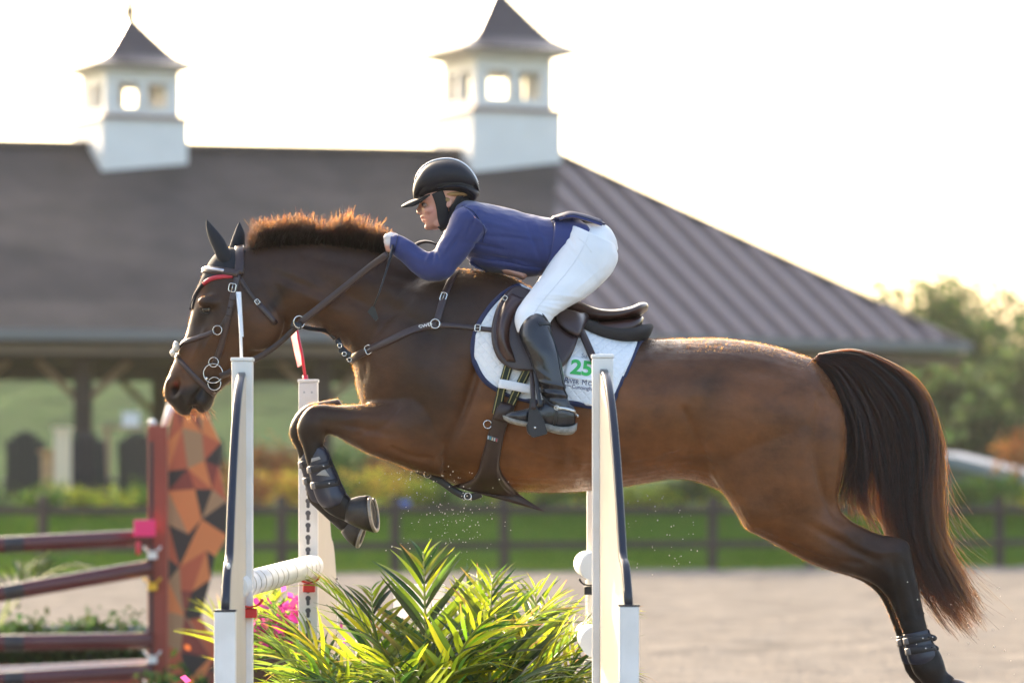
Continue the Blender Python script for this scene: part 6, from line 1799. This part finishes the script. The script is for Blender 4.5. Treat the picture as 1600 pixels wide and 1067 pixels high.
palm('dark blurred palm at the left edge behind the maroon poles', P(-12, 0, 30.5).x, 30.5, .35, fr([(20, 70, 1.1, 70, 12), (60, 60, 1.0, 80, 12), (340, 60, 1.0, 80, 12), (150, 70, 1.0, 70, 11)]), 6, LM3, None)
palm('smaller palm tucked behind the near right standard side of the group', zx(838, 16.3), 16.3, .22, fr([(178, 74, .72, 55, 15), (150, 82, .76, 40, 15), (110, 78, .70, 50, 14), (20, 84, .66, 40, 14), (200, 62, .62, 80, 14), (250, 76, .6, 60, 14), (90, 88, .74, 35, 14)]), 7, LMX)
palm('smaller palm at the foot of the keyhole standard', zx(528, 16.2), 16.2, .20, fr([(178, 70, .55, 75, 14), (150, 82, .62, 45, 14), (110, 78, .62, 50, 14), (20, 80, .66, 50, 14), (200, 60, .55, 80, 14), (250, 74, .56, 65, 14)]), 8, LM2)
# pots
M_pot = new_mat('dark_brown_pot', (.045, .024, .016), .6, noise=(8, .6, (.03, .018, .014)))
def pot(x, y, r, h, label, top=None, name='plant_pot', m=None):
    bm = bmesh.new(); n = 28; prof = [(0, 0), (r * .72, 0), (r * .98, h * .92), (r * 1.06, h * .93), (r * 1.06, h), (r * .92, h), (r * .9, h * .9), (0, h * .9)]
    rings = [[bm.verts.new((x + max(q, .002) * math.cos(2 * math.pi * k / n), y + max(q, .002) * math.sin(2 * math.pi * k / n), z)) for k in range(n)] for q, z in prof]
    for a, b in zip(rings, rings[1:]):
        for k in range(n): bm.faces.new((a[k], a[(k + 1) % n], b[(k + 1) % n], b[k]))
    o = link(name, bm_mesh(name, bm), m or M_pot, None); return tag(o, label, 'pot')
for q, y, r, h, lb in ((600, PY, .17, .34, 'dark brown pot under the palm nearest the keyhole standard'), (690, PY + .1, .17, .38, 'dark brown pot under the tallest middle palm'), (775, PY - .05, .17, .34, 'dark brown pot under the palm by the near right standard'), (838, 16.3, .15, .28, 'dark brown pot under the smaller palm on the right of the group'), (528, 16.2, .15, .26, 'dark brown pot under the smaller palm at the foot of the keyhole standard'), (660, 15.6, .15, .16, 'low dark pot under the front palm with hanging leaflets')):
    pot(zx(q, y), y, r, h, lb)
pot(zx(436, 17.6), 17.6, .125, .62, 'tall dark brown pot left of the keyhole standard under the pink flowers')
pot(zx(400, 20.5), 20.5, .16, .2, 'dark brown pot of the blurred yellow green palm')
def leafy(name, label, cat, x, y, z, rx, rz, n, size, mat, seed, extra=None):
    t = root(name, label, cat, (x, y, z)); link('foliage', leaves('foliage', [(x, y, z + rz, rx, rx, rz), (x + rx * .4, y, z + rz * .7, rx * .6, rx * .6, rz * .7), (x - rx * .4, y, z + rz * .8, rx * .6, rx * .6, rz * .6)], n, size, mat, seed), None, t, smooth=False)
    if extra: link('blossom', leaves('blossom', [(x + rx * a, y - rx * .5, z + rz * b, rx * .22, rx * .2, rz * .16) for a, b in extra[1]], extra[2], size * 1.2, extra[0], seed + 1, .9), None, t, smooth=False)
    tube('stem', [(x, y, z - .25), (x, y, z + rz)], .008, M_bark, t, 6)
    return t
leafy('flower_plant', 'magenta flowers over dark leaves in the tall pot by the keyhole standard', 'flowers', zx(436, 17.6), 17.6, .58, .13, .12, 700, .022, M_gr, 31, (M_pk, ((0, 1.7), (.5, 1.35), (-.5, 1.2)), 160))
leafy('flower_plant', 'red flowers in dark leaves at the foot of the triangle patterned panel', 'flowers', zx(285, 27.4), 27.4, -.06, .20, .13, 700, .035, M_dk, 32, (M_rd, ((0, 1.2), (.5, .8), (-.5, .9)), 26))
leafy('flower_plant', 'pink and white flowers beside the outer post of the near left standard', 'flowers', zx(326, 15.5), 15.5, .40, .055, .07, 180, .016, M_gr, 33, (M_pk, ((0, 1.6), (.6, 1.2), (-.6, 1.0)), 60))
leafy('shrub', 'low fine leaved yellow green shrub under the palms by the near right standard', 'shrub', zx(818, 15.2), 15.2, .40, .16, .095, 2600, .007, M_yg, 34)
leafy('shrub', 'small fine leaved sprig right of the keyhole standard foot', 'shrub', zx(548, 15.3), 15.3, .42, .05, .10, 900, .007, M_yg, 35)
# white filler boards glimpsed through the leaves
for q, y, w, h, a, lb in ((612, 17.4, .28, .78, .3, 'white filler board seen through the left palm leaves'), (655, 17.7, .20, .9, -.25, 'narrow white filler board behind the middle palm')):
    b = box('filler_board', (zx(q, y) - w / 2, y - .02, 0), (zx(q, y) + w / 2, y + .02, h), M_pvc, None, .006, a); tag(b, lb, 'board')
    
# ---- sand thrown up by the hooves
r = np.random.default_rng(9); bm = bmesh.new()
for i in range(330):
    if i < 190: q = (r.normal(712, 42), r.normal(795, 38))
    elif i < 250: q = (r.normal(650, 40), 735 + abs(r.normal(0, 14)))
    elif i < 300: q = (r.uniform(975, 1090), r.uniform(770, 900))
    else: q = (r.uniform(1380, 1590), r.uniform(900, 1060))
    s = r.uniform(.0009, .0026) if i < 320 else .003
    bmesh.ops.create_icosphere(bm, subdivisions=1, radius=s, matrix=Matrix.Translation(P(q[0], q[1], YH + r.uniform(-.35, .35))) @ Matrix.Diagonal((1, 1, r.uniform(.6, 1.4), 1)))
tag(link('sand_spray', bm_mesh('sand_spray', bm), new_mat('sand_grain', (.70, .62, .50), .6)), kind='stuff')

# ---- low sun haze hanging over the showground
bm = bmesh.new(); bmesh.ops.create_cube(bm, size=1, matrix=Matrix.Translation((0, 235, 11)) @ Matrix.Diagonal((420, 500, 25, 1)))
hz = link('haze', bm_mesh('haze', bm), None, None, smooth=False); tag(hz, kind='stuff')
mh = bpy.data.materials.new('haze_air'); mh.use_nodes = True; nn_ = mh.node_tree.nodes; nn_.clear()
vo = nn_.new('ShaderNodeVolumePrincipled'); oo = nn_.new('ShaderNodeOutputMaterial')
vo.inputs['Color'].default_value = (1, .97, .90, 1); vo.inputs['Density'].default_value = .00017; vo.inputs['Anisotropy'].default_value = .1
mh.node_tree.links.new(vo.outputs[0], oo.inputs['Volume']); hz.data.materials.append(mh)
